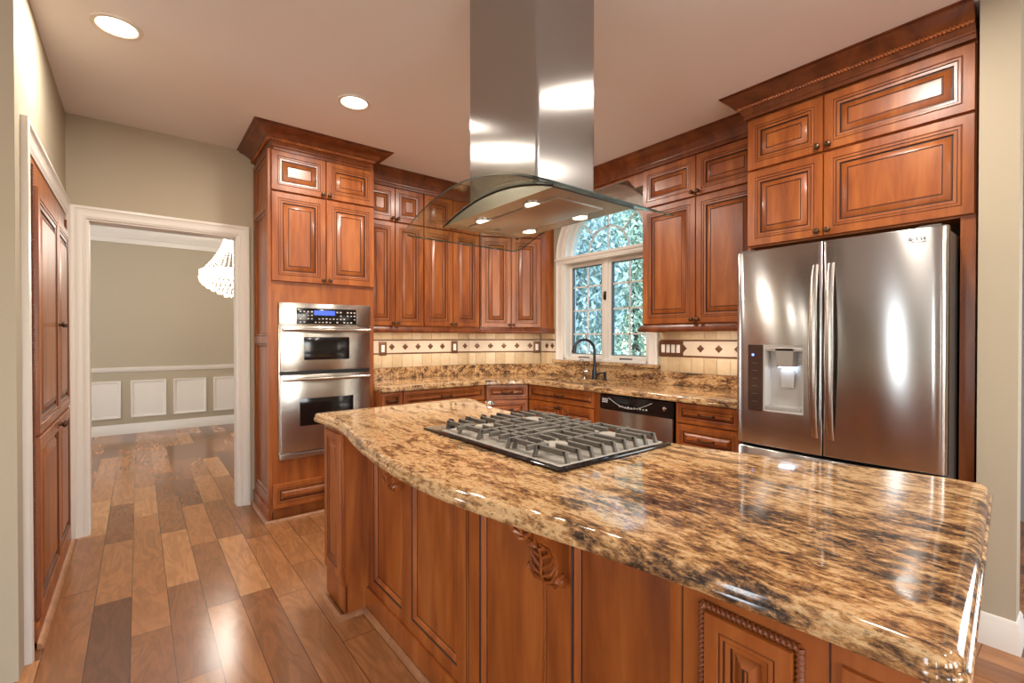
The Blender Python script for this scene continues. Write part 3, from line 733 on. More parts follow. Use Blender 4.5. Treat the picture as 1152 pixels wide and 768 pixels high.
# ------------------------------------------------------------------ range hood above the cooktop
HX, HY = 1.24, 1.425
hd = thing('range_hood', 'stainless steel island range hood with arched glass canopy above the cooktop', 'range hood', (HX, HY, 1.78))
za, kk = 0.062, 0.50      # arch apex above the body bottom and curvature
def arch_z(y): return za - kk * y * y
def rrect(x0, x1, y0, y1, r, n=5):
    return arc_corner((x1 - r, y1 - r), r, 0, PI / 2, n) + arc_corner((x0 + r, y1 - r), r, PI / 2, PI, n) + arc_corner((x0 + r, y0 + r), r, PI, 1.5 * PI, n) + arc_corner((x1 - r, y0 + r), r, 1.5 * PI, 2 * PI, n)
m = MB(); q = rrect(-0.15, 0.15, -0.195, 0.235, 0.012)
m.rings([[(p[0], p[1], z) for p in q] for z in (0.03, 0.42, 0.96)], True, True, True)
q2 = rrect(-0.1515, 0.1515, -0.1965, 0.2365, 0.012)
m.rings([[(p[0], p[1], z) for p in q2] for z in (0.55, 0.96)], True, True, True) if False else None
m.build('chimney', STEELV, hd)
# body: flat underside, arched long sides
bx0, bx1, by0, by1 = -0.205, 0.20, -0.335, 0.352
m = MB(); ny = 20; Rr = []
for i in range(ny + 1):
    y = by0 + (by1 - by0) * i / ny; zt_ = max(0.004, arch_z(y) - 0.004)
    Rr.append([(bx0, y, 0.0), (bx1, y, 0.0), (bx1, y, zt_), (bx0, y, zt_)])
m.rings(Rr, True, True, True); m.build('body', STEELI, hd)
m = MB()
m.tube([(bx0 - 0.002, by0 + (by1 - by0) * i / 20, arch_z(by0 + (by1 - by0) * i / 20) - 0.003) for i in range(21)], 0.0032, 6); m.tube([(bx0, by0 - 0.002, 0.001), (bx1, by0 - 0.002, 0.001)], 0.003, 6)
m.tube([(bx1 + 0.002, by0 + (by1 - by0) * i / 20, arch_z(by0 + (by1 - by0) * i / 20) - 0.003) for i in range(21)], 0.0032, 6)
m.build('edge_gasket', BLKPL, hd)
m = MB(); m.box(bx0 + 0.085, bx1 - 0.085, by0 + 0.07, by1 - 0.07, -0.004, 0.0005, 0, 0.002)
m.build('filter_panel', steel_mat('satin_filter_steel', (206, 202, 196), 0.34, (3, 3, 3)), hd)
m = MB(); m.box(-0.012, 0.012, 0.22, 0.25, -0.006, -0.003, 0, 0.001); m.build('filter_latch', GREYPL, hd)
# arched glass canopy
gx0, gx1, gy0, gy1 = -0.35, 0.30, -0.468, 0.455
nG, rc = 26, 0.05
m = MB(); ring_t = []
def gl_x(y):   # rounded plan corners
    e = min(y - gy0, gy1 - y)
    return rc - math.sqrt(max(0, rc * rc - (rc - e) ** 2)) if e < rc else 0.0
ys = [gy0 + rc * (1 - math.cos(PI / 2 * i / 5)) for i in range(5)] + [gy0 + rc + (gy1 - gy0 - 2 * rc) * i / nG for i in range(nG + 1)] + [gy1 - rc * (1 - math.cos(PI / 2 * i / 5)) for i in range(4, -1, -1)]
TT = 0.006
V = []; F = []; Mi = []
for y in ys:
    o_ = gl_x(y); z = arch_z(y)
    V += [(gx0 + o_, y, z), (gx1 - o_, y, z), (gx1 - o_, y, z + TT), (gx0 + o_, y, z + TT)]
for i in range(len(ys) - 1):
    a, b = 4 * i, 4 * (i + 1)
    F += [(a, a + 1, b + 1, b), (a + 3, b + 3, b + 2, a + 2), (a, b, b + 3, a + 3), (a + 1, a + 2, b + 2, b + 1)]; Mi += [0, 0, 1, 1]
F += [(0, 3, 2, 1), tuple(4 * (len(ys) - 1) + k for k in (0, 1, 2, 3))]; Mi += [1, 1]
m.add(V, F, Mi); m.build('glass_canopy', [HGLASS, GEDGE], hd)
for (lx, ly) in ((-0.125, 0.165), (-0.125, -0.145), (0.135, -0.13), (0.135, 0.18)):
    m = MB(); m.lathe([(0.036, -0.004), (0.036, 0.0), (0.028, 0.001)], (lx, ly, 0), n=20, cap0=False)
    r_ = m.build('hood_lamp', CHROME, hd)
    m = MB(); m.lathe([(0.029, -0.003), (0.001, -0.0035)], (lx, ly, 0), n=20); m.build('lens', LENS, r_)
    area_light('hood_light', (lx, ly, -0.008), (0, 0, 0), 0.05, 0.05, HOOD_W, WARM, 'DISK', parent=hd)

# ------------------------------------------------------------------ oven tower
TX0, TX1, TF = 0.71, 1.47, 3.62
tw = thing('oven_tower_cabinet', 'tall cherry cabinet tower housing the double oven beside the doorway', 'tall cabinet', (TX0, TF, 0))
W = TX1 - TX0
m = MB(); m.box(0.02, W, 0.0, 0.53, 1.551, 2.62); m.box(0.02, W, 0.0, 0.53, 0.08, 0.437); m.box(0.02, 0.061, 0.0, 0.53, 0.437, 1.551); m.box(W - 0.039, W, 0.0, 0.53, 0.437, 1.551); m.box(0.061, W - 0.039, 0.45, 0.53, 0.437, 1.551)
m.box(0.03, W, 0.03, 0.53, 0.0, 0.08); m.box(0.02, W, 0.0, 0.53, 2.62, CZ)
m.build('carcass', WOOD, tw)
door_pair(tw, 0.018, W, 1.70, 2.325, 1.725); door_pair(tw, 0.018, W, 2.335, 2.615, 2.36)
add_drawer(tw, 0.02, W - 0.005, 0.10, 0.268, pull=False, knob=True)
m = MB(); m.M = Matrix.Rotation(-R90, 4, 'Z') @ Matrix.Translation((-0.53, 0.0, 0))   # left end panel: local x along depth
m.M = Matrix(((0, 1, 0, 0), (-1, 0, 0, 0.53), (0, 0, 1, 0), (0, 0, 0, 1)))
ops = [(2.25, 2.59), (1.31, 2.21), (0.19, 1.26)]
frame(m, 0.0, 0.53, 0.0, 2.62, [(0.06, 0.47, a, b) for a, b in ops])
for a, b in ops:
    R = [[(0.06 + i, d, a + i), (0.47 - i, d, a + i), (0.47 - i, d, b - i), (0.06 + i, d, b - i)] for i, d, q in PAN]
    m.rings(R, True, False, True, [q for i, d, q in PAN][:-1], capm=0)
m.box(0.0, 0.53, -0.01, 0.0, 0.0, 0.11, 0, 0.003)
m.build('end_panel', WG, tw)
m = MB(); m.sweep([(-0.01, 0.53), (-0.01, -0.002), (W, -0.002)][::-1], [(-o, z) for o, z in [(0, 0), (0.018, 0), (0.017, 0.008), (0.011, 0.015), (0.003, 0.019), (0, 0.02)]]); m.build('shoe_moulding', SHOE, tw)
cp = crown_prof(CZ, 0.155, 0.135)
m = MB(); m.sweep([(0.045, 0.53), (0.045, -0.012), (W - 0.055, -0.012), (W - 0.055, 0.20)], cp)
m.build('crown', CROWNW, tw)
m = MB(); m.rope((-0.002, -0.065, 2.668), (W - 0.010, -0.065, 2.668), 0.0125, 0.015); m.rope((-0.008, -0.065, 2.668), (-0.008, 0.53, 2.668), 0.0125, 0.015); m.build('rope_moulding', WOOD, tw)

# double wall oven
OX0, OX1 = 0.772, 1.430
ov = thing('double_wall_oven', 'stainless steel double wall oven with black control panel in the tower', 'oven', (OX0, TF - 0.002, 0.438))
OW = OX1 - OX0; Z = lambda z: z - 0.438
m = MB(); m.box(0.0, OW, -0.012, -0.001, 0, Z(1.55), 0, 0.002); m.box(0.015, OW - 0.015, 0.0, 0.42, 0.01, Z(1.53)); m.build('housing', STEEL, ov)
m = MB(); m.box(0.0, OW, -0.034, -0.012, Z(1.392), Z(1.55), 0, 0.003); cpn = m.build('control_panel', STEEL, ov)
dx0, dx1 = 0.885 - OX0, 1.315 - OX0
m = MB(); m.box(dx0, dx1, -0.038, -0.034, Z(1.400), Z(1.515), 0, 0.001); dp = m.build('display_glass', BLKGLASS, cpn)
m = MB(); m.box(dx0 + 0.12, dx0 + 0.27, -0.0388, -0.038, Z(1.465), Z(1.50)); m.build('clock_display', DISPB, dp)
m = MB()
for i in range(16):
    for j in range(4):
        x = dx0 + 0.02 + i * 0.026; z = Z(1.41) + j * 0.025
        if (dx0 + 0.11 < x < dx0 + 0.28 and j >= 2) or random.random() < 0.18: continue
        m.box(x, x + 0.012, -0.0386, -0.038, z, z + random.choice((0.006, 0.009)))
m.build('key_legends', ICON, dp)
def oven_door(z0, z1, wz0, wz1, wx0, wx1, hz):
    m = MB()
    m.box(0.006, OW - 0.006, -0.036, -0.012, Z(z0), Z(z1), 0, 0.004); d = m.build('oven_door', STEEL, ov)
    m = MB(); m.box(wx0 - OX0, wx1 - OX0, -0.0375, -0.0355, Z(wz0), Z(wz1), 0, 0.0008); m.build('door_window', BLKGLASS, d)
    m = MB()
    for x in (0.03, OW - 0.03): m.box(x - 0.012, x + 0.012, -0.075, -0.036, Z(hz) - 0.012, Z(hz) + 0.012, 0, 0.004)
    m.tube([(0.018, -0.075, Z(hz)), (0.10, -0.081, Z(hz)), (OW / 2, -0.084, Z(hz)), (OW - 0.10, -0.081, Z(hz)), (OW - 0.018, -0.075, Z(hz))], 0.0125, 12); m.build('handle', STEELV if False else CHROME if False else STEEL, d)
oven_door(1.065, 1.386, 1.14, 1.305, 0.935, 1.262, 1.357); oven_door(0.485, 1.035, 0.665, 0.862, 0.905, 1.292, 1.005)
m = MB(); m.box(0.004, OW - 0.004, -0.02, -0.012, Z(1.036), Z(1.062)); m.build('vent_grille', BLKPL, ov)
m = MB(); m.box(0.0, OW, -0.032, -0.012, 0, Z(0.478), 0, 0.003); m.build('bottom_trim', STEEL, ov)

# ------------------------------------------------------------------ wall cabinets
def upper_cab(loc, rz, w, label, depth, ends=(0, 0), group='upper wall cabinets', poly=None):
    t = thing('upper_cabinet', label, 'upper cabinet', (loc[0], loc[1], 1.345), rz, group)
    zz = lambda z: z - 1.345
    m = MB()
    if poly: m.prism(poly, zz(1.375), zz(2.66))
    else: m.box(0.0, w, 0.0, depth, zz(1.375), zz(2.66))
    m.build('carcass', WOOD, t)
    door_pair(t, 0.004, w - 0.004, zz(1.405), zz(2.298), zz(1.43)); door_pair(t, 0.004, w - 0.004, zz(2.308), zz(2.597), zz(2.333))
    m = MB(); pth = [(0 - 0.0, 0.0), (w, 0.0)]
    if ends[0]: pth = [(0, depth)] + pth
    if ends[1]: pth = pth + [(w, depth)]
    m.sweep(pth, rail_prof(0.0, 0.052, 0.032)); m.build('light_rail', CROWNW, t)
    return t
UY = 3.845
upper_cab((1.472, UY), 0, 0.553, 'narrow upper wall cabinet right beside the oven tower', YW - UY - 0.002)
upper_cab((2.025, UY), 0, 0.612, 'upper wall cabinet between the oven tower cabinet and the angled corner cabinet', YW - UY - 0.002)
dA = Vector((2.653, 3.835)); dB = Vector((3.205, 3.553)); dl = (dB - dA).length; da = math.atan2(dB.y - dA.y, dB.x - dA.x)
rot = Matrix.Rotation(-da, 2)
def toloc(p): q = rot @ (Vector(p) - dA); return (q.x, q.y)
dn = Vector((-math.sin(da), math.cos(da))) * 0.02
poly = [toloc(p) for p in (dA + dn + Vector((0.0, 0.0)), dB + dn, (3.415, 3.575), (3.415, 3.80), (2.72, 4.148), (2.64, 4.148))]
dc = upper_cab((dA.x + dn.x, dA.y + dn.y), da, dl, 'angled corner upper wall cabinet left of the kitchen window', 0.2, poly=poly)
m = MB(); e0 = Vector(toloc(dB + dn)); e1 = Vector(toloc((3.412, 3.572))); m.sweep([(e0.x, e0.y), (e1.x, e1.y)], rail_prof(0.0, 0.052, 0.022)); m.build('light_rail', CROWNW, dc)
UX = 3.115
upper_cab((UX, 2.255), -R90, 0.905, 'upper wall cabinet between the window and the refrigerator', XW - UX - 0.002, ends=(1, 0))
# crown over the whole run, crossing in front of the window as a scalloped valance
m = MB(); m.sweep([(1.50, UY - 0.02), (2.653, 3.835), (dB.x - 0.03, dB.y - 0.0), (UX - 0.02, 3.40), (UX - 0.02, 1.36)], crown_prof(CZ, 0.075, 0.145))
o = m.build('crown_moulding', CROWNW); tag(o, 'dark cherry crown moulding along the upper cabinets and across the window', 'crown moulding')
m = MB()
zb_ = 2.60
sc_ = [(3.40, 2.66), (3.40, 2.505), (3.33, 2.505), (3.31, 2.515), (3.30, 2.535), (3.27, 2.56), (3.24, 2.565)] + [(3.24 - 0.92 * 0.0, 2.59)]
va = [(3.40, 2.68), (3.40, 2.50), (3.31, 2.50), (3.30, 2.525), (3.285, 2.53), (3.265, 2.565), (3.235, 2.585), (2.42, 2.585), (2.39, 2.565), (2.37, 2.53), (2.355, 2.525), (2.345, 2.50), (2.255, 2.50), (2.255, 2.68)]
m.prism(va, UX, UX + 0.022, 0, 'x'); o = m.build('window_valance', WOOD); tag(o, 'scalloped cherry wood valance board spanning above the window', 'valance')
# under-cabinet lamps
def strip(loc, rz, w, label):
    t = thing('under_cabinet_light', label, 'light', loc, rz, 'under cabinet lights')
    m = MB(); m.box(-w / 2, w / 2, -0.02, 0.02, -0.004, 0.0, 0, 0.001); m.build('housing', WHITEP, t)
    m = MB(); m.box(-w / 2 + 0.01, w / 2 - 0.01, -0.015, 0.015, -0.005, -0.004); m.build('lens', LENS, t)
    area_light('strip_light', (0, 0, -0.007), (0, 0, 0), w, 0.03, UNDER_W * w / 0.4, WARM, parent=t)
strip((1.75, 3.885, 1.3745), 0, 0.40, 'slim strip light under the upper cabinet next to the oven tower')
strip((2.33, 3.885, 1.3745), 0, 0.40, 'slim strip light under the middle left upper cabinet')
strip((2.965, 3.735, 1.3745), da, 0.36, 'slim strip light under the angled corner upper cabinet')
strip((3.16, 1.80, 1.3745), -R90, 0.60, 'slim strip light under the upper cabinet right of the window')

# ------------------------------------------------------------------ refrigerator surround and its cabinets
FX = 2.90
FY0, FY1 = 1.345, 0.352
fc = thing('refrigerator_cabinet', 'cherry cabinet with four raised panel doors above the refrigerator', 'upper cabinet', (FX, FY0, 0), -R90)
FWd = FY0 - FY1; FD = XW - FX - 0.002
m = MB(); m.box(0.0, FWd, 0.0, FD, 1.84, 2.66); m.build('carcass', WOOD, fc)
m = MB(); m.box(0.0, 0.018, 0.0, FD, 0.0, 1.84); m.build('side_panel', WOOD, fc)
m = MB(); m.box(FWd - 0.05, FWd, 0.0, FD, 0.0, 1.84); m.build('side_panel', WOOD, fc)
fm = FY0 - FX / 3.062 + 0.0
for z0, z1, kz in ((1.848, 2.292, 1.875), (2.302, 2.60, 2.33)):
    md = 0.405
    add_door(fc, 0.004, md - 0.002, z0, z1, -0.02, (md - 0.026, kz)); add_door(fc, md + 0.002, FWd - 0.002, z0, z1, -0.02, (md + 0.026, kz))
cpf = crown_prof(CZ, 0.115, 0.135)
m = MB(); m.sweep([(-0.0, 0.14), (-0.0, -0.02), (FWd + 0.0, -0.02)], cpf); m.build('crown', CROWNW, fc)
m = MB(); m.rope((-0.038, -0.062, 2.672), (FWd, -0.062, 2.672), 0.0115, 0.015); m.build('rope_moulding', WOOD, fc)

# refrigerator: origin at the far bottom corner of its front, x towards the camera end, -y into the room
RX, RY0, RY1 = 2.665, 1.300, 0.408
rf = thing('refrigerator', 'stainless steel french door refrigerator with water dispenser', 'refrigerator', (RX, RY0, 0), -R90)
RW = RY0 - RY1
SIDE = simple('grey_fridge_side', (92, 88, 84), 0.45, 0.3)
m = MB(); m.box(0.004, RW - 0.004, 0.065, 0.72, 0.02, 1.765, 0, 0.006); m.build('body', SIDE, rf)
m = MB(); m.box(0.02, RW - 0.02, 0.056, 0.0645, 0.03, 1.75); m.build('door_gasket', BLKPL, rf)
def fdoor(name, x0, x1, z0, z1, edge_l, edge_r, hole=None):
    """door slab whose front bows gently across the whole appliance"""
    def yf(x):
        u = (x - RW / 2) / (RW / 2); return -0.022 * (1 - u * u)
    xs_ = [x0, x0 + 0.003, x0 + 0.009, x0 + 0.02]; k = 14
    xs_ += [x0 + 0.02 + (x1 - x0 - 0.04) * i / k for i in range(1, k)] + [x1 - 0.02, x1 - 0.009, x1 - 0.003, x1]
    def rnd(x):
        e0 = min(x - x0, 0.02) / 0.02; e1 = min(x1 - x, 0.02) / 0.02
        r0 = edge_l * (1 - math.sqrt(max(0, 1 - (1 - e0) ** 2))); r1 = edge_r * (1 - math.sqrt(max(0, 1 - (1 - e1) ** 2)))
        return r0 + r1
    prof = [(x, yf(x) + rnd(x)) for x in xs_]
    m = MB()
    if hole is None:
        R = []
        for z, ins in ((z0, 0.006), (z0 + 0.002, 0.002), (z0 + 0.006, 0), (z1 - 0.006, 0), (z1 - 0.002, 0.002), (z1, 0.006)):
            R.append([(x, y + ins, z) for x, y in prof] + [(x1, 0.055, z), (x0, 0.055, z)])
        m.rings(R, True, True, True)
    else:
        hx0, hx1, hz0, hz1 = hole
        xs2 = sorted(set([x for x in xs_ if not (abs(x - hx0) < 0.004 or abs(x - hx1) < 0.004)] + [hx0, hx1]))
        zs = [z0, z0 + 0.006, hz0, hz1, z1 - 0.006, z1]
        P_ = {}
        for i, x in enumerate(xs2):
            for j, z in enumerate(zs):
                P_[i, j] = (x, yf(x) + rnd(x) + (0.005 if j in (0, 5) else 0), z)
        ni = len(xs2); idx = {}; vs = []
        for key, p in P_.items(): idx[key] = len(vs); vs.append(p)
        fs = []
        for i in range(ni - 1):
            for j in range(5):
                if j == 2 and xs2[i] >= hx0 - 1e-6 and xs2[i + 1] <= hx1 + 1e-6: continue
                fs.append((idx[i, j], idx[i + 1, j], idx[i + 1, j + 1], idx[i, j + 1]))
        bk = len(vs); vs += [(x0, 0.055, z0), (x1, 0.055, z0), (x1, 0.055, z1), (x0, 0.055, z1)]
        fs += [tuple(idx[i, 0] for i in range(ni)) + (bk + 1, bk), tuple(idx[i, 5] for i in range(ni - 1, -1, -1)) + (bk + 3, bk + 2),
               tuple(idx[0, j] for j in range(5, -1, -1)) + (bk, bk + 3), tuple(idx[ni - 1, j] for j in range(6)) + (bk + 2, bk + 1), (bk, bk + 1, bk + 2, bk + 3)]
        m.add(vs, fs)
    return m.build(name, STEEL_F, rf, smooth=50)
STEEL_F = steel_mat('fridge_brushed_steel', (188, 186, 183), 0.20, (3, 3, 260), 0.97)
SPL = RY0 - 0.860
hz0, hz1 = 0.905, 1.262; hx0, hx1 = RY0 - 1.145, RY0 - 0.945
ld = fdoor('door', 0.0, SPL - 0.003, 0.715, 1.778, 0.016, 0.004, (hx0, hx1, hz0, hz1))
rd = fdoor('door', SPL + 0.003, RW, 0.715, 1.778, 0.004, 0.016)
fz = fdoor('freezer_drawer', 0.0, RW, 0.085, 0.700, 0.016, 0.016)
m = MB(); m.box(0.01, RW - 0.01, 0.03, 0.06, 0.02, 0.08, 0, 0.004); m.build('kick_grille', BLKPL, rf)
def bow_handle(parent, x, z0, z1, tilt):
    m = MB(); n = 14; R = []
    for i in range(n + 1):
        t_ = i / n; z = z0 + (z1 - z0) * t_; bow = math.sin(PI * t_) ** 0.6 if 0 < t_ < 1 else 0
        y = -0.022 - 0.044 * bow; w = 0.019 - 0.005 * abs(2 * t_ - 1)
        R.append([(x - w + tilt * (1 - bow) * 0.006, y + 0.012, z), (x - w, y, z), (x - w * 0.6, y - 0.004, z), (x + w * 0.6, y - 0.004, z), (x + w, y, z), (x + w, y + 0.012, z)])
    m.rings(R, True, True, True); return m.build('handle', STEEL, parent)
bow_handle(ld, SPL - 0.034, 0.80, 1.665, -1); bow_handle(rd, SPL + 0.036, 0.80, 1.665, 1)
# dispenser
m = MB(); yy = -0.012
R = [[(hx0, -0.014, hz0), (hx1, -0.020, hz0), (hx1, -0.020, hz1), (hx0, -0.014, hz1)], [(hx0 + 0.008, -0.013, hz0 + 0.008), (hx1 - 0.008, -0.019, hz0 + 0.008), (hx1 - 0.008, -0.019, hz1 - 0.008), (hx0 + 0.008, -0.013, hz1 - 0.008)],
     [(hx0 + 0.02, 0.050, hz0 + 0.03), (hx1 - 0.02, 0.050, hz0 + 0.03), (hx1 - 0.012, 0.050, hz1 - 0.02), (hx0 + 0.012, 0.050, hz1 - 0.02)]]
m.rings(R, True, False, True); dr = m.build('dispenser_recess', simple('silver_dispenser_plastic', (192, 186, 178), 0.3, 0.25), ld)
cxm = (hx0 + hx1) / 2 + 0.005
m = MB(); m.prism([(cxm - 0.045, hz1 - 0.02), (cxm + 0.045, hz1 - 0.02), (cxm + 0.038, hz1 - 0.115), (cxm - 0.038, hz1 - 0.115)], -0.012, 0.045, 0, 'y'); m.build('nozzle_housing', simple('silver_nozzle', (176, 168, 160), 0.25, 0.6), dr)
m = MB(); m.box(hx0 + 0.008, hx1 - 0.008, -0.012, 0.03, hz1 - 0.034, hz1 - 0.010, 0, 0.004); m.build('top_ledge', simple('silver_ledge_plastic', (188, 180, 170), 0.3, 0.5), dr)
m = MB(); m.box(cxm - 0.032, cxm + 0.032, 0.0, 0.036, hz1 - 0.120, hz1 - 0.1151); m.build('dispenser_light', LEDB, dr)
m = MB(); m.prism([(cxm - 0.034, hz1 - 0.135), (cxm + 0.034, hz1 - 0.135), (cxm + 0.030, hz1 - 0.225), (cxm - 0.030, hz1 - 0.225)], 0.030, 0.036, 0, 'y'); m.build('paddle', simple('satin_paddle', (205, 200, 192), 0.25, 0.4), dr)
m = MB(); m.box(hx0 + 0.012, hx1 - 0.012, -0.014, 0.045, hz0 + 0.006, hz0 + 0.028, 0, 0.004); m.build('drip_tray', GREYPL, dr)
m = MB(); px0, px1 = RY0 - 1.226, hx0
m.rings([[(px0, -0.0150, hz0), (px1, -0.0205, hz0), (px1, -0.0205, hz1), (px0, -0.0150, hz1)], [(px0, 0.0, hz0), (px1, 0.0, hz0), (px1, 0.0, hz1), (px0, 0.0, hz1)]], True, True, True)
cpf_ = m.build('control_strip', simple('brown_black_glass', (62, 46, 40), 0.12, 0.0, Specular_IOR_Level=0.7), ld)
m = MB(); m.lathe([(0.007, 0.0), (0.007, 0.001)], ((px0 + px1) / 2 - 0.012, -0.0185, hz1 - 0.055), (0, -1, 0), 12); m.build('indicator_light', emis('blue_indicator', (120, 150, 255), 1.6), cpf_)
m = MB()
for i in range(6): m.box((px0 + px1) / 2 - 0.018, (px0 + px1) / 2 + 0.016, -0.0186, -0.0180, hz1 - 0.10 - i * 0.042, hz1 - 0.0985 - i * 0.042)
m.build('key_legends', simple('faint_grey_legend', (110, 96, 88), 0.5), cpf_)
# maker's mark
def text_mesh(body, size, name, mat, parent, loc, rot=(R90, 0, 0), ext=0.0006):
    cu = bpy.data.curves.new(name, 'FONT'); cu.body = body; cu.size = size; cu.extrude = ext; cu.align_x = 'CENTER'
    to = bpy.data.objects.new(name, cu); COL.objects.link(to)
    dg = bpy.context.evaluated_depsgraph_get(); me = bpy.data.meshes.new_from_object(to.evaluated_get(dg))
    bpy.data.objects.remove(to); me.materials.clear(); me.materials.append(mat)
    o = bpy.data.objects.new(name, me); COL.objects.link(o); o.parent = parent; o.location = loc; o.rotation_euler = rot
    return o
LOGO = simple('dark_grey_logo', (84, 80, 78), 0.4, 0.5)
ux = RW - 0.105
text_mesh('LG', 0.027, 'logo_letters', LOGO, rd, (ux + 0.020, -0.0135, 1.7255), (R90, 0, 0.05))
m = MB(); cx_, cz_ = ux - 0.012, 1.735
m.tube([(cx_ + 0.0095 * math.cos(a), -0.0155, cz_ + 0.0095 * math.sin(a)) for a in [PI * 0.5 + 2 * PI * i / 24 * 0.78 for i in range(25)]], 0.0012, 5); m.box(cx_ - 0.001, cx_ + 0.001, -0.0165, -0.0145, cz_ - 0.005, cz_ + 0.005); m.box(cx_ - 0.001, cx_ + 0.006, -0.0165, -0.0145, cz_ - 0.005, cz_ - 0.0035)
m.lathe([(0.002, 0), (0.002, 0.001)], (cx_ - 0.004, -0.0155, cz_ + 0.003), (0, -1, 0), 8); m.build('logo_badge', LOGO, rd)
m = MB(); m.box(0.02, 0.10, 0.0, 0.14, 1.766, 1.786, 0, 0.006); m.build('hinge_cover', SIDE, rf)
m = MB(); m.box(RW - 0.10, RW - 0.02, 0.0, 0.14, 1.766, 1.786, 0, 0.006); m.build('hinge_cover', SIDE, rf)

# ------------------------------------------------------------------ base cabinets
def base_cab(loc, rz, w, label, depth=0.60, poly=None, hollow=False, group='base cabinets along the walls'):
    t = thing('base_cabinet', label, 'base cabinet', (loc[0], loc[1], 0), rz, group)
    m = MB()
    if poly: m.prism(poly, 0.10, 0.873)
    elif hollow:
        m.box(0, w, 0, 0.018, 0.10, 0.873); m.box(0, w, depth - 0.018, depth, 0.10, 0.873); m.box(0, 0.018, 0.018, depth - 0.018, 0.10, 0.873); m.box(w - 0.018, w, 0.018, depth - 0.018, 0.10, 0.873); m.box(0.018, w - 0.018, 0.018, depth - 0.018, 0.10, 0.118)
    else:
        m.box(0.0, w, 0.0, depth, 0.10, 0.873)
    m.box(0.0, w, 0.05, 0.10, 0.0, 0.10); m.build('carcass', WOOD, t)
    return t
BY = 3.50
b1 = base_cab((1.472, BY), 0, 0.182, 'narrow base cabinet with a small drawer beside the oven tower', 0.64)
add_drawer(b1, 0.006, 0.178, 0.742, 0.868, pw=0.09); add_door(b1, 0.006, 0.178, 0.11, 0.73, k=0.5)
b2 = base_cab((1.654, BY), 0, 0.806, 'wide base cabinet with one long drawer left of the corner', 0.64)
add_drawer(b2, 0.006, 0.800, 0.742, 0.868); door_pair(b2, 0.004, 0.802, 0.11, 0.73, 0.69)
bA = Vector((2.468, 3.482)); bB = Vector((2.822, 3.305)); bl = (bB - bA).length; ba = math.atan2(bB.y - bA.y, bB.x - bA.x); bn = Vector((-math.sin(ba), math.cos(ba))) * 0.02
rot = Matrix.Rotation(-ba, 2)
def toloc2(p): q = rot @ (Vector(p) - bA - bn); return (q.x, q.y)
b3 = base_cab((bA.x + bn.x, bA.y + bn.y), ba, bl, 'angled corner base cabinet with short drawers', poly=[toloc2(p) for p in (bA + bn, bB + bn, (3.41, 3.32), (3.41, 3.79), (2.72, 4.14), (2.47, 4.14))])
add_drawer(b3, 0.006, bl - 0.006, 0.738, 0.868); add_drawer(b3, 0.006, bl - 0.006, 0.555, 0.728); add_drawer(b3, 0.006, bl - 0.006, 0.11, 0.545)
BX = 2.842
b4 = base_cab((BX, 3.300), -R90, 0.80, 'sink base cabinet below the window with a false drawer front', 0.57, hollow=True)
add_drawer(b4, 0.004, 0.795, 0.742, 0.868); door_pair(b4, 0.004, 0.795, 0.11, 0.732, 0.700)
b5 = base_cab((BX, 1.787), -R90, 0.438, 'three drawer base cabinet beside the refrigerator', 0.57)
add_drawer(b5, 0.006, 0.432, 0.738, 0.868); add_drawer(b5, 0.006, 0.432, 0.555, 0.728); add_drawer(b5, 0.006, 0.432, 0.11, 0.545)
o = ebox('filler_strip', BX - 0.02, BX + 0.02, 2.441, 2.499, 0.10, 0.873, WOOD); tag(o, 'plain vertical wood strip left of the dishwasher', 'filler strip')

# dishwasher
dwY0, dwY1 = 2.437, 1.795
dw = thing('dishwasher', 'stainless steel dishwasher with black control panel under the counter', 'dishwasher', (BX - 0.004, dwY0, 0), -R90)
dW = dwY0 - dwY1
m = MB(); m.box(0.008, dW - 0.008, 0.0, 0.55, 0.10, 0.86); m.build('tub', BLKPL, dw)
m = MB(); m.box(0.004, dW - 0.004, -0.028, 0.0, 0.12, 0.752, 0, 0.004); m.build('door', STEEL, dw)
m = MB(); R = []
for x, bl_ in [(0.004 + (dW - 0.008) * i / 12, 0.012 * (1 - (2 * i / 12 - 1) ** 2)) for i in range(13)]:
    R.append([(x, 0.0, 0.756), (x, -0.026 - bl_, 0.756), (x, -0.030 - bl_, 0.80), (x, -0.022 - bl_ * 0.5, 0.862), (x, 0.0, 0.864)])
m.rings(R, True, True, True); dcp = m.build('control_panel', BLKGLASS, dw)
m = MB(); m.tube([(0.10 + (dW - 0.26) * i / 12, -0.034 - 0.012 * (1 - (2 * (i + 1.4) / 14 - 1) ** 2), 0.842 - 0.060 * math.sin(PI * i / 12)) for i in range(13)], 0.003, 6); m.build('handle_recess', GREYPL, dcp)
m = MB()
for i in range(10): m.box(0.20 + i * 0.026, 0.212 + i * 0.026, -0.0425, -0.038, 0.786, 0.792 + 0.004 * (i % 2))
for i in range(3): m.box(0.03, 0.085, -0.0345, -0.028, 0.806 + i * 0.012, 0.812 + i * 0.012)
m.build('key_legends', ICON, dcp)
m = MB(); m.lathe([(0.015, 0.0), (0.014, 0.008), (0.010, 0.010), (0.001, 0.010)], (dW - 0.062, -0.032, 0.815), (0, -1, 0), 16); m.build('dial', CHROME, dcp)
m = MB(); m.box(0.01, dW - 0.01, 0.03, 0.045, 0.0, 0.11); m.build('kick_plate', BLKPL, dw)

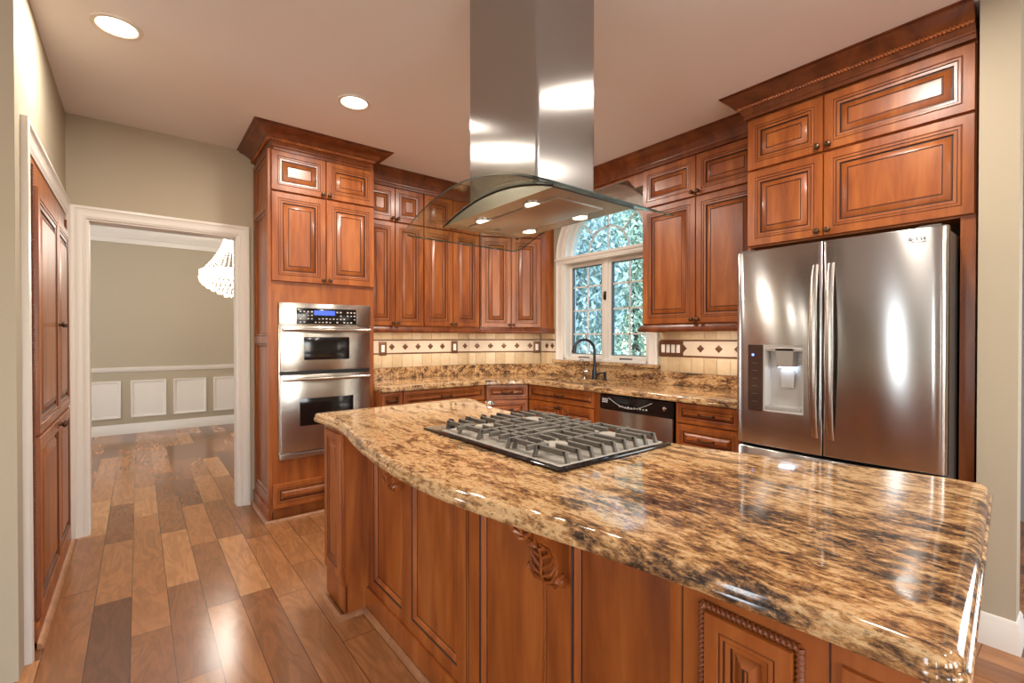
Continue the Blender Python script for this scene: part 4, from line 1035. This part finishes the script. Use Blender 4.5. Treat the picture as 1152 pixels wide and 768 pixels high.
# ------------------------------------------------------------------ perimeter countertop, splash, sink
SX0, SX1, SY0, SY1 = 2.915, 3.255, 2.56, 3.24
hole = rrect(SX0, SX1, SY0, SY1, 0.05, 5)
outl = [(1.473, 4.148), (1.473, 3.457)] + [(2.448, 3.457), (2.462, 3.452), (2.785, 3.292), (2.797, 3.280)] + [(2.797, 1.348), (3.418, 1.348), (3.418, 3.799), (2.718, 4.148)]
pc = thing('perimeter_countertop', 'long granite countertop along the oven wall and under the window', 'countertop', (0, 0, 0))
slab(outl, 0.874, 0.915, holes=[hole], mat=GRAN2, name='worktop', parent=pc, lip=0.014)
m = MB()
m.sweep([(1.473, 4.149), (2.718, 4.149), (3.419, 3.799), (3.419, 1.348)], [(0, 0.9155), (0.020, 0.9155), (0.020, 1.018), (0.018, 1.020), (0, 1.020)])
m.build('splash', GRAN2, pc)
m = MB(); m.box(XW - 0.022, XW - 0.001, 2.315, 3.555, 1.0205, 1.046, 0, 0.001); m.box(XW - 0.048, XW - 0.001, 2.300, 3.570, 1.046, 1.074, 0, 0.008)
m.build('window_ledge', GRAN2, pc)
sk = thing('undermount_sink', 'stainless steel undermount sink basin set in the window counter', 'sink', ((SX0 + SX1) / 2, (SY0 + SY1) / 2, 0.874))
m = MB(); R = []
for ins, z in ((-0.012, -0.0005), (-0.012, -0.003), (0.003, -0.004), (0.006, -0.02), (0.012, -0.15), (0.04, -0.175)):
    R.append([(p[0] - (SX0 + SX1) / 2, p[1] - (SY0 + SY1) / 2, z) for p in rrect(SX0 + ins, SX1 - ins, SY0 + ins, SY1 - ins, 0.05, 5)])
m.rings(R, True, False, True); m.build('basin', STEELI, sk)
m = MB(); m.lathe([(0.045, -0.174), (0.040, -0.171), (0.02, -0.173)], n=20); m.build('drain', CHROME, sk)
# faucet
fa = thing('kitchen_faucet', 'dark gooseneck pull-down faucet behind the sink', 'faucet', (3.335, 2.955, 0.915))
m = MB(); m.lathe([(0.030, 0.0005), (0.030, 0.006), (0.024, 0.010), (0.024, 0.075), (0.020, 0.085), (0.016, 0.12)], n=20); m.build('body', DKMETAL, fa)
m = MB(); ph = [(0, 0, 0.11), (0, 0, 0.26)] + [(-0.085 + 0.085 * math.cos(a) , 0.05 - 0.05 * math.cos(a), 0.27 + 0.098 * math.sin(a)) for a in [PI * i / 12 for i in range(11)]]
m.tube(ph, 0.0135, 12); m.build('gooseneck', DKMETAL, fa)
e = Vector(ph[-1]); e2 = e + Vector((-0.012, 0.012, -0.075)); m = MB(); m.tube([e, e + (e2 - e) * 0.3, e2], [0.014, 0.018, 0.021], 12); m.build('spray_head', DKMETAL, fa)
m = MB(); m.tube([(0, -0.018, 0.045), (0, -0.045, 0.048), (-0.012, -0.085, 0.062)], [0.014, 0.010, 0.007], 8); m.build('lever', DKMETAL, fa)
ff = thing('filter_faucet', 'slim chrome filtered water tap left of the gooseneck faucet', 'faucet', (3.325, 3.075, 0.915))
m = MB(); m.lathe([(0.020, 0.0005), (0.020, 0.006), (0.010, 0.010), (0.010, 0.05), (0.012, 0.055), (0.012, 0.075), (0.005, 0.08)], n=16); m.build('base', CHROME, ff)
m = MB(); m.tube([(0, 0, 0.07), (0, 0, 0.15), (-0.02, 0, 0.178), (-0.05, 0, 0.182), (-0.062, 0, 0.17)], 0.005, 8); m.build('spout', CHROME, ff)
m = MB(); m.tube([(0, -0.01, 0.065), (0, -0.045, 0.068)], [0.005, 0.007], 8); m.build('lever', CHROME, ff)
sd = thing('soap_dispenser', 'small dark soap pump right of the gooseneck faucet', 'soap dispenser', (3.335, 2.83, 0.915))
m = MB(); m.lathe([(0.022, 0.0005), (0.022, 0.004), (0.014, 0.008), (0.014, 0.05), (0.010, 0.053)], n=16); m.build('body', DKMETAL, sd)
m = MB(); m.lathe([(0.008, 0.05), (0.016, 0.058), (0.016, 0.074), (0.002, 0.076)], n=14); m.tube([(0, 0, 0.066), (-0.04, 0, 0.066), (-0.05, 0, 0.058)], 0.005, 8); m.build('pump_head', DKMETAL, sd)

# ------------------------------------------------------------------ tiled backsplash
def backsplash(segs, label, skip=()):
    t = thing('tile_backsplash', label, 'backsplash', (segs[0][0][0], segs[0][0][1], 1.02))
    O = Vector((segs[0][0][0], segs[0][0][1], 1.02))
    fld, fl2, grt, bnd, lnr, dia = MB(), MB(), MB(), MB(), MB(), MB()
    for si, (p, q, z1, dl_, off) in enumerate(segs):
        p = Vector((p[0], p[1])); q = Vector((q[0], q[1])); d = (q - p); L = d.length; d = d.normalized()
        a = math.atan2(d.y, d.x)
        M = Matrix.Translation((p.x - O.x, p.y - O.y, -1.02)) @ Matrix.Rotation(a, 4, 'Z')
        for b in (fld, fl2, grt, bnd, lnr, dia): b.M = M
        grt.box(0, L, -0.005, -0.0015, 1.0205, z1)
        for (fb, za_, zb_) in ((fld, 1.022, 1.146), (fl2, 1.287, z1)):
            x = -0.03
            while x < L:
                x2 = x + 0.104; fb.box(max(0.001, x), min(L - 0.001, x2 - 0.003), -0.010, -0.004, za_, zb_ - 0.002, 0, 0.002) if min(L, x2) - max(0, x) > 0.02 else None; x = x2
        bnd.box(0.0, L, -0.009, -0.004, 1.160, 1.272)
        for z in (1.147, 1.273): lnr.box(0.0, L, -0.014, -0.004, z, z + 0.012, 0, 0.003)
        x = off
        while x < L - 0.03:
            if any(k[0] == si and abs(x - k[1]) < 0.05 for k in skip): x += dl_; continue
            r = 0.030; c = (x, 1.216)
            dia.rings([[(c[0] - r, -0.009, c[1]), (c[0], -0.009, c[1] - r), (c[0] + r, -0.009, c[1]), (c[0], -0.009, c[1] + r)], [(c[0] - r, -0.012, c[1]), (c[0], -0.012, c[1] - r), (c[0] + r, -0.012, c[1]), (c[0], -0.012, c[1] + r)],
                       [(c[0] - r * 0.8, -0.014, c[1]), (c[0], -0.014, c[1] - r * 0.8), (c[0] + r * 0.8, -0.014, c[1]), (c[0], -0.014, c[1] + r * 0.8)]], True, False, True)
            x += dl_
    fld.build('lower_tile_row', TILE, t); fl2.build('upper_tile_row', TILE, t); grt.build('grout_bed', GROUT, t); bnd.build('listello_band', BANDT, t); lnr.build('pencil_liner', LINER, t); dia.build('diamond_inlay', DIAM, t)
backsplash([((1.474, YW), (2.715, YW), 1.374, 0.135, 0.383), ((2.72, 4.1475), (3.415, 3.80), 1.374, 0.143, 0.086), ((XW, 3.78), (XW, 3.56), 1.374, 0.085, 0.09)], 'cream tile backsplash with a diamond band left of the window', [(0, 1.060), (1, 0.735)])
backsplash([((XW, 2.296), (XW, 1.350), 1.374, 0.146, 0.21)], 'cream tile backsplash with a diamond band right of the window')
def plate(name, p, a, w, h, n, label, cat, group=None):
    t = thing(name, label, cat, (p[0], p[1], p[2]), a, group)
    m = MB(); m.box(-w / 2, w / 2, -0.006, 0.0, -h / 2, h / 2, 0, 0.003); m.build('cover_plate', BRONZE_P, t)
    for i in range(n):
        x = (i - (n - 1) / 2) * 0.046; m = MB(); m.box(x - 0.016, x + 0.016, -0.009, -0.005, -0.033, 0.033, 0, 0.002); r_ = m.build('rocker' if cat == 'light switch' else 'receptacle', WHITEP, t)
    return t
BRONZE_P = simple('bronze_cover_plate', (112, 76, 52), 0.4, 0.5)
plate('wall_outlet', (1.765, YW - 0.0145, 1.20), 0, 0.075, 0.125, 1, 'bronze outlet plate nearest the oven tower on the left backsplash', 'outlet', 'backsplash outlets')
plate('wall_outlet', (2.535, YW - 0.0145, 1.205), 0, 0.075, 0.125, 1, 'middle bronze outlet plate of three on the left backsplash', 'outlet', 'backsplash outlets')
_d = (Vector((3.42, 3.80)) - Vector((2.72, 4.15))).normalized(); _n = Vector((_d.y, -_d.x)); _p = Vector((3.42, 3.80)) - _d * 0.048 + _n * 0.0155
plate('wall_outlet', (_p.x, _p.y, 1.200), math.atan2(_d.y, _d.x), 0.075, 0.125, 1, 'bronze outlet plate closest to the window on the left backsplash', 'outlet', 'backsplash outlets')
plate('switch_plate', (XW - 0.0145, 2.195, 1.212), -R90, 0.22, 0.125, 4, 'bronze plate with four white switches right of the window', 'light switch')

# ------------------------------------------------------------------ pantry in the left wall
pn = thing('pantry_cabinet', 'tall cherry pantry cabinet with four doors built into the left wall', 'pantry cabinet', (-0.352, 2.775, 0), R90)
PW = 4.045 - 2.775
m = MB(); m.box(0.0, PW, 0.0, 0.60, 0.08, 2.065); m.box(0.0, PW, 0.01, 0.05, 0.0, 0.08); m.build('carcass', WOOD, pn)
sp = 0.70; e_ = 1.195
add_door(pn, 0.055, sp - 0.003, 0.10, 0.872, -0.022, (sp - 0.03, 0.838)); add_door(pn, sp + 0.003, e_, 0.10, 0.872, -0.022, (sp + 0.03, 0.838))
add_door(pn, 0.055, sp - 0.003, 0.884, 1.945, -0.022, (sp - 0.03, 1.37)); add_door(pn, sp + 0.003, e_, 0.884, 1.945, -0.022, (sp + 0.03, 1.37))
m = MB(); m.rope((0.030, -0.004, 0.10), (0.030, -0.004, 2.03), 0.008, 0.012); m.rope((1.22, -0.004, 0.10), (1.22, -0.004, 2.03), 0.008, 0.012); m.build('rope_moulding', CROWNW, pn)
m = MB(); m.box(0.0, PW, -0.016, 0.0, 0.02, 0.085, 0, 0.003); m.build('toe_board', WOOD, pn)
m = MB(); m.sweep([(-0.02, -0.016), (PW, -0.016)], [(0, 0), (0.022, 0), (0.021, 0.010), (0.014, 0.020), (0.004, 0.026), (0, 0.027)]); m.build('shoe_moulding', SHOE, pn)

# ------------------------------------------------------------------ lamps
def can(x, y, label):
    t = thing('recessed_light', label, 'ceiling light', (x, y, CZ), 0, 'recessed ceiling lights')
    m = MB(); m.lathe([(0.098, -0.0005), (0.096, -0.006), (0.080, -0.007), (0.074, -0.002)], n=32, cap0=False, cap1=False); m.build('trim_ring', WHITE, t)
    m = MB(); m.lathe([(0.075, -0.003), (0.06, -0.008), (0.001, -0.010)], n=32, cap0=False); m.build('lens', LENS, t)
    area_light('can_light', (0, 0, -0.016), (0, 0, 0), 0.15, 0.15, CAN_W, WARM, 'DISK', parent=t)
can(-0.07, 2.86, 'round recessed ceiling light in front of the doorway, leftmost in view')
can(1.045, 2.87, 'round recessed ceiling light in front of the oven tower')
can(2.15, 2.85, 'round recessed ceiling light behind the hood chimney')
can(2.12, 0.62, 'round recessed ceiling light in front of the refrigerator')
for (x, y) in ((0.9, -0.9), (2.2, -0.9)):
    can(x, y, 'round recessed ceiling light behind the camera over the breakfast side')

# chandelier in the dining room
ch = thing('chandelier', 'lit crystal basket chandelier hanging in the dining room', 'chandelier', (0.86, 6.2, CZ + 0.02))
GOLD = simple('pale_brass', (206, 178, 120), 0.25, 1.0)
m = MB(); m.lathe([(0.06, -0.001), (0.06, -0.02), (0.012, -0.03), (0.012, -0.26), (0.08, -0.27), (0.085, -0.29)], n=20); m.build('stem', GOLD, ch)
m = MB()
for k in range(30):
    a = 2 * PI * k / 30; c, s = math.cos(a), math.sin(a)
    for i in range(15):
        t_ = i / 14; r = 0.085 + 0.20 * (t_ ** 1.7); z = -0.29 - 0.40 * t_
        m.lathe([(0.001, -0.012), (0.0085, 0.0), (0.001, 0.012)], (r * c, r * s, z), n=5)
m.build('crystal_strands', CRYSTAL, ch)['kind'] = 'stuff'
m = MB(); R = []
m.lathe([(0.29, -0.70), (0.335, -0.71), (0.335, -0.755), (0.29, -0.765)], n=40, cap0=False, cap1=False)
m.build('ring', CRYSTAL, ch)
m = MB()
for j in range(7):
    r = 0.31 * math.cos(j / 7 * PI / 2) + 0.02; z = -0.785 - 0.032 * j; n = max(6, int(r * 130))
    for k in range(n):
        a = 2 * PI * (k + 0.5 * (j % 2)) / n; m.lathe([(0.001, -0.030), (0.012, -0.012), (0.010, 0.004), (0.001, 0.014)], (r * math.cos(a), r * math.sin(a), z), n=5)
m.build('crystal_drops', CRYSTAL, ch)['kind'] = 'stuff'
d = bpy.data.lights.new('chandelier_light', 'POINT'); d.energy = 55; d.color = WARM; d.shadow_soft_size = 0.25
o = bpy.data.objects.new('chandelier_light', d); o.location = (0, 0, -0.55); o.parent = ch; COL.objects.link(o)

# ------------------------------------------------------------------ outside the window: lawn and trees
o = ebox('lawn', 3.6, 40, -20, 40, -0.9, -0.6, GRASS); struct(o); o.name = 'ground'
def tree(x, y, h, r, mat, label, n=7000, ls=0.085):
    t = thing('tree', label, 'tree', (x, y, -0.6), 0, 'trees outside the window')
    m = MB(); m.tube([(0, 0, 0), (0.05, 0.02, h * 0.3), (0, 0.06, h * 0.6), (0.04, 0, h * 0.9)], [0.16, 0.12, 0.08, 0.02], 8); m.build('trunk', BARK, t)
    m = MB()
    for i in range(n):
        a = random.random() * 2 * PI; u = random.random() * 2 - 1; k = random.random() ** 0.4
        lump = 1 + 0.25 * math.sin(3 * a + h) * math.cos(4 * u)
        q = Vector((r * k * lump * math.sqrt(1 - u * u) * math.cos(a), r * k * lump * math.sqrt(1 - u * u) * math.sin(a), h * 0.54 + h * 0.46 * u * k))
        nv = Vector((random.gauss(0, 1), random.gauss(0, 1), random.gauss(0, 1))).normalized(); s_ = nv.orthogonal().normalized(); w_ = nv.cross(s_); L_ = ls * (0.6 + random.random())
        m.add([q - s_ * L_, q + w_ * L_ * 0.4 + nv * 0.02, q + s_ * L_, q - w_ * L_ * 0.4 + nv * 0.02], [(0, 1, 2, 3)])
    m.build('foliage', mat, t, smooth=180)
tree(7.6, 7.6, 6.0, 1.35, LEAFA, 'haze-blue tinted tree nearest the house, behind the left window sash')
tree(11.0, 8.2, 6.8, 1.3, LEAFB, 'haze-paled green tree behind the right window sash')
tree(12.5, 11.9, 11.0, 2.4, LEAFB, 'tall haze-paled tree farther back behind the left window sash')
tree(18.0, 11.5, 13.0, 2.7, LEAFA, 'tall haze-blue tinted tree farther back behind the right window sash')
tree(20.0, 17.5, 15.0, 3.3, LEAFA, 'tallest and farthest tree, tinted haze blue, seen in the middle of the window', 8000, 0.11)
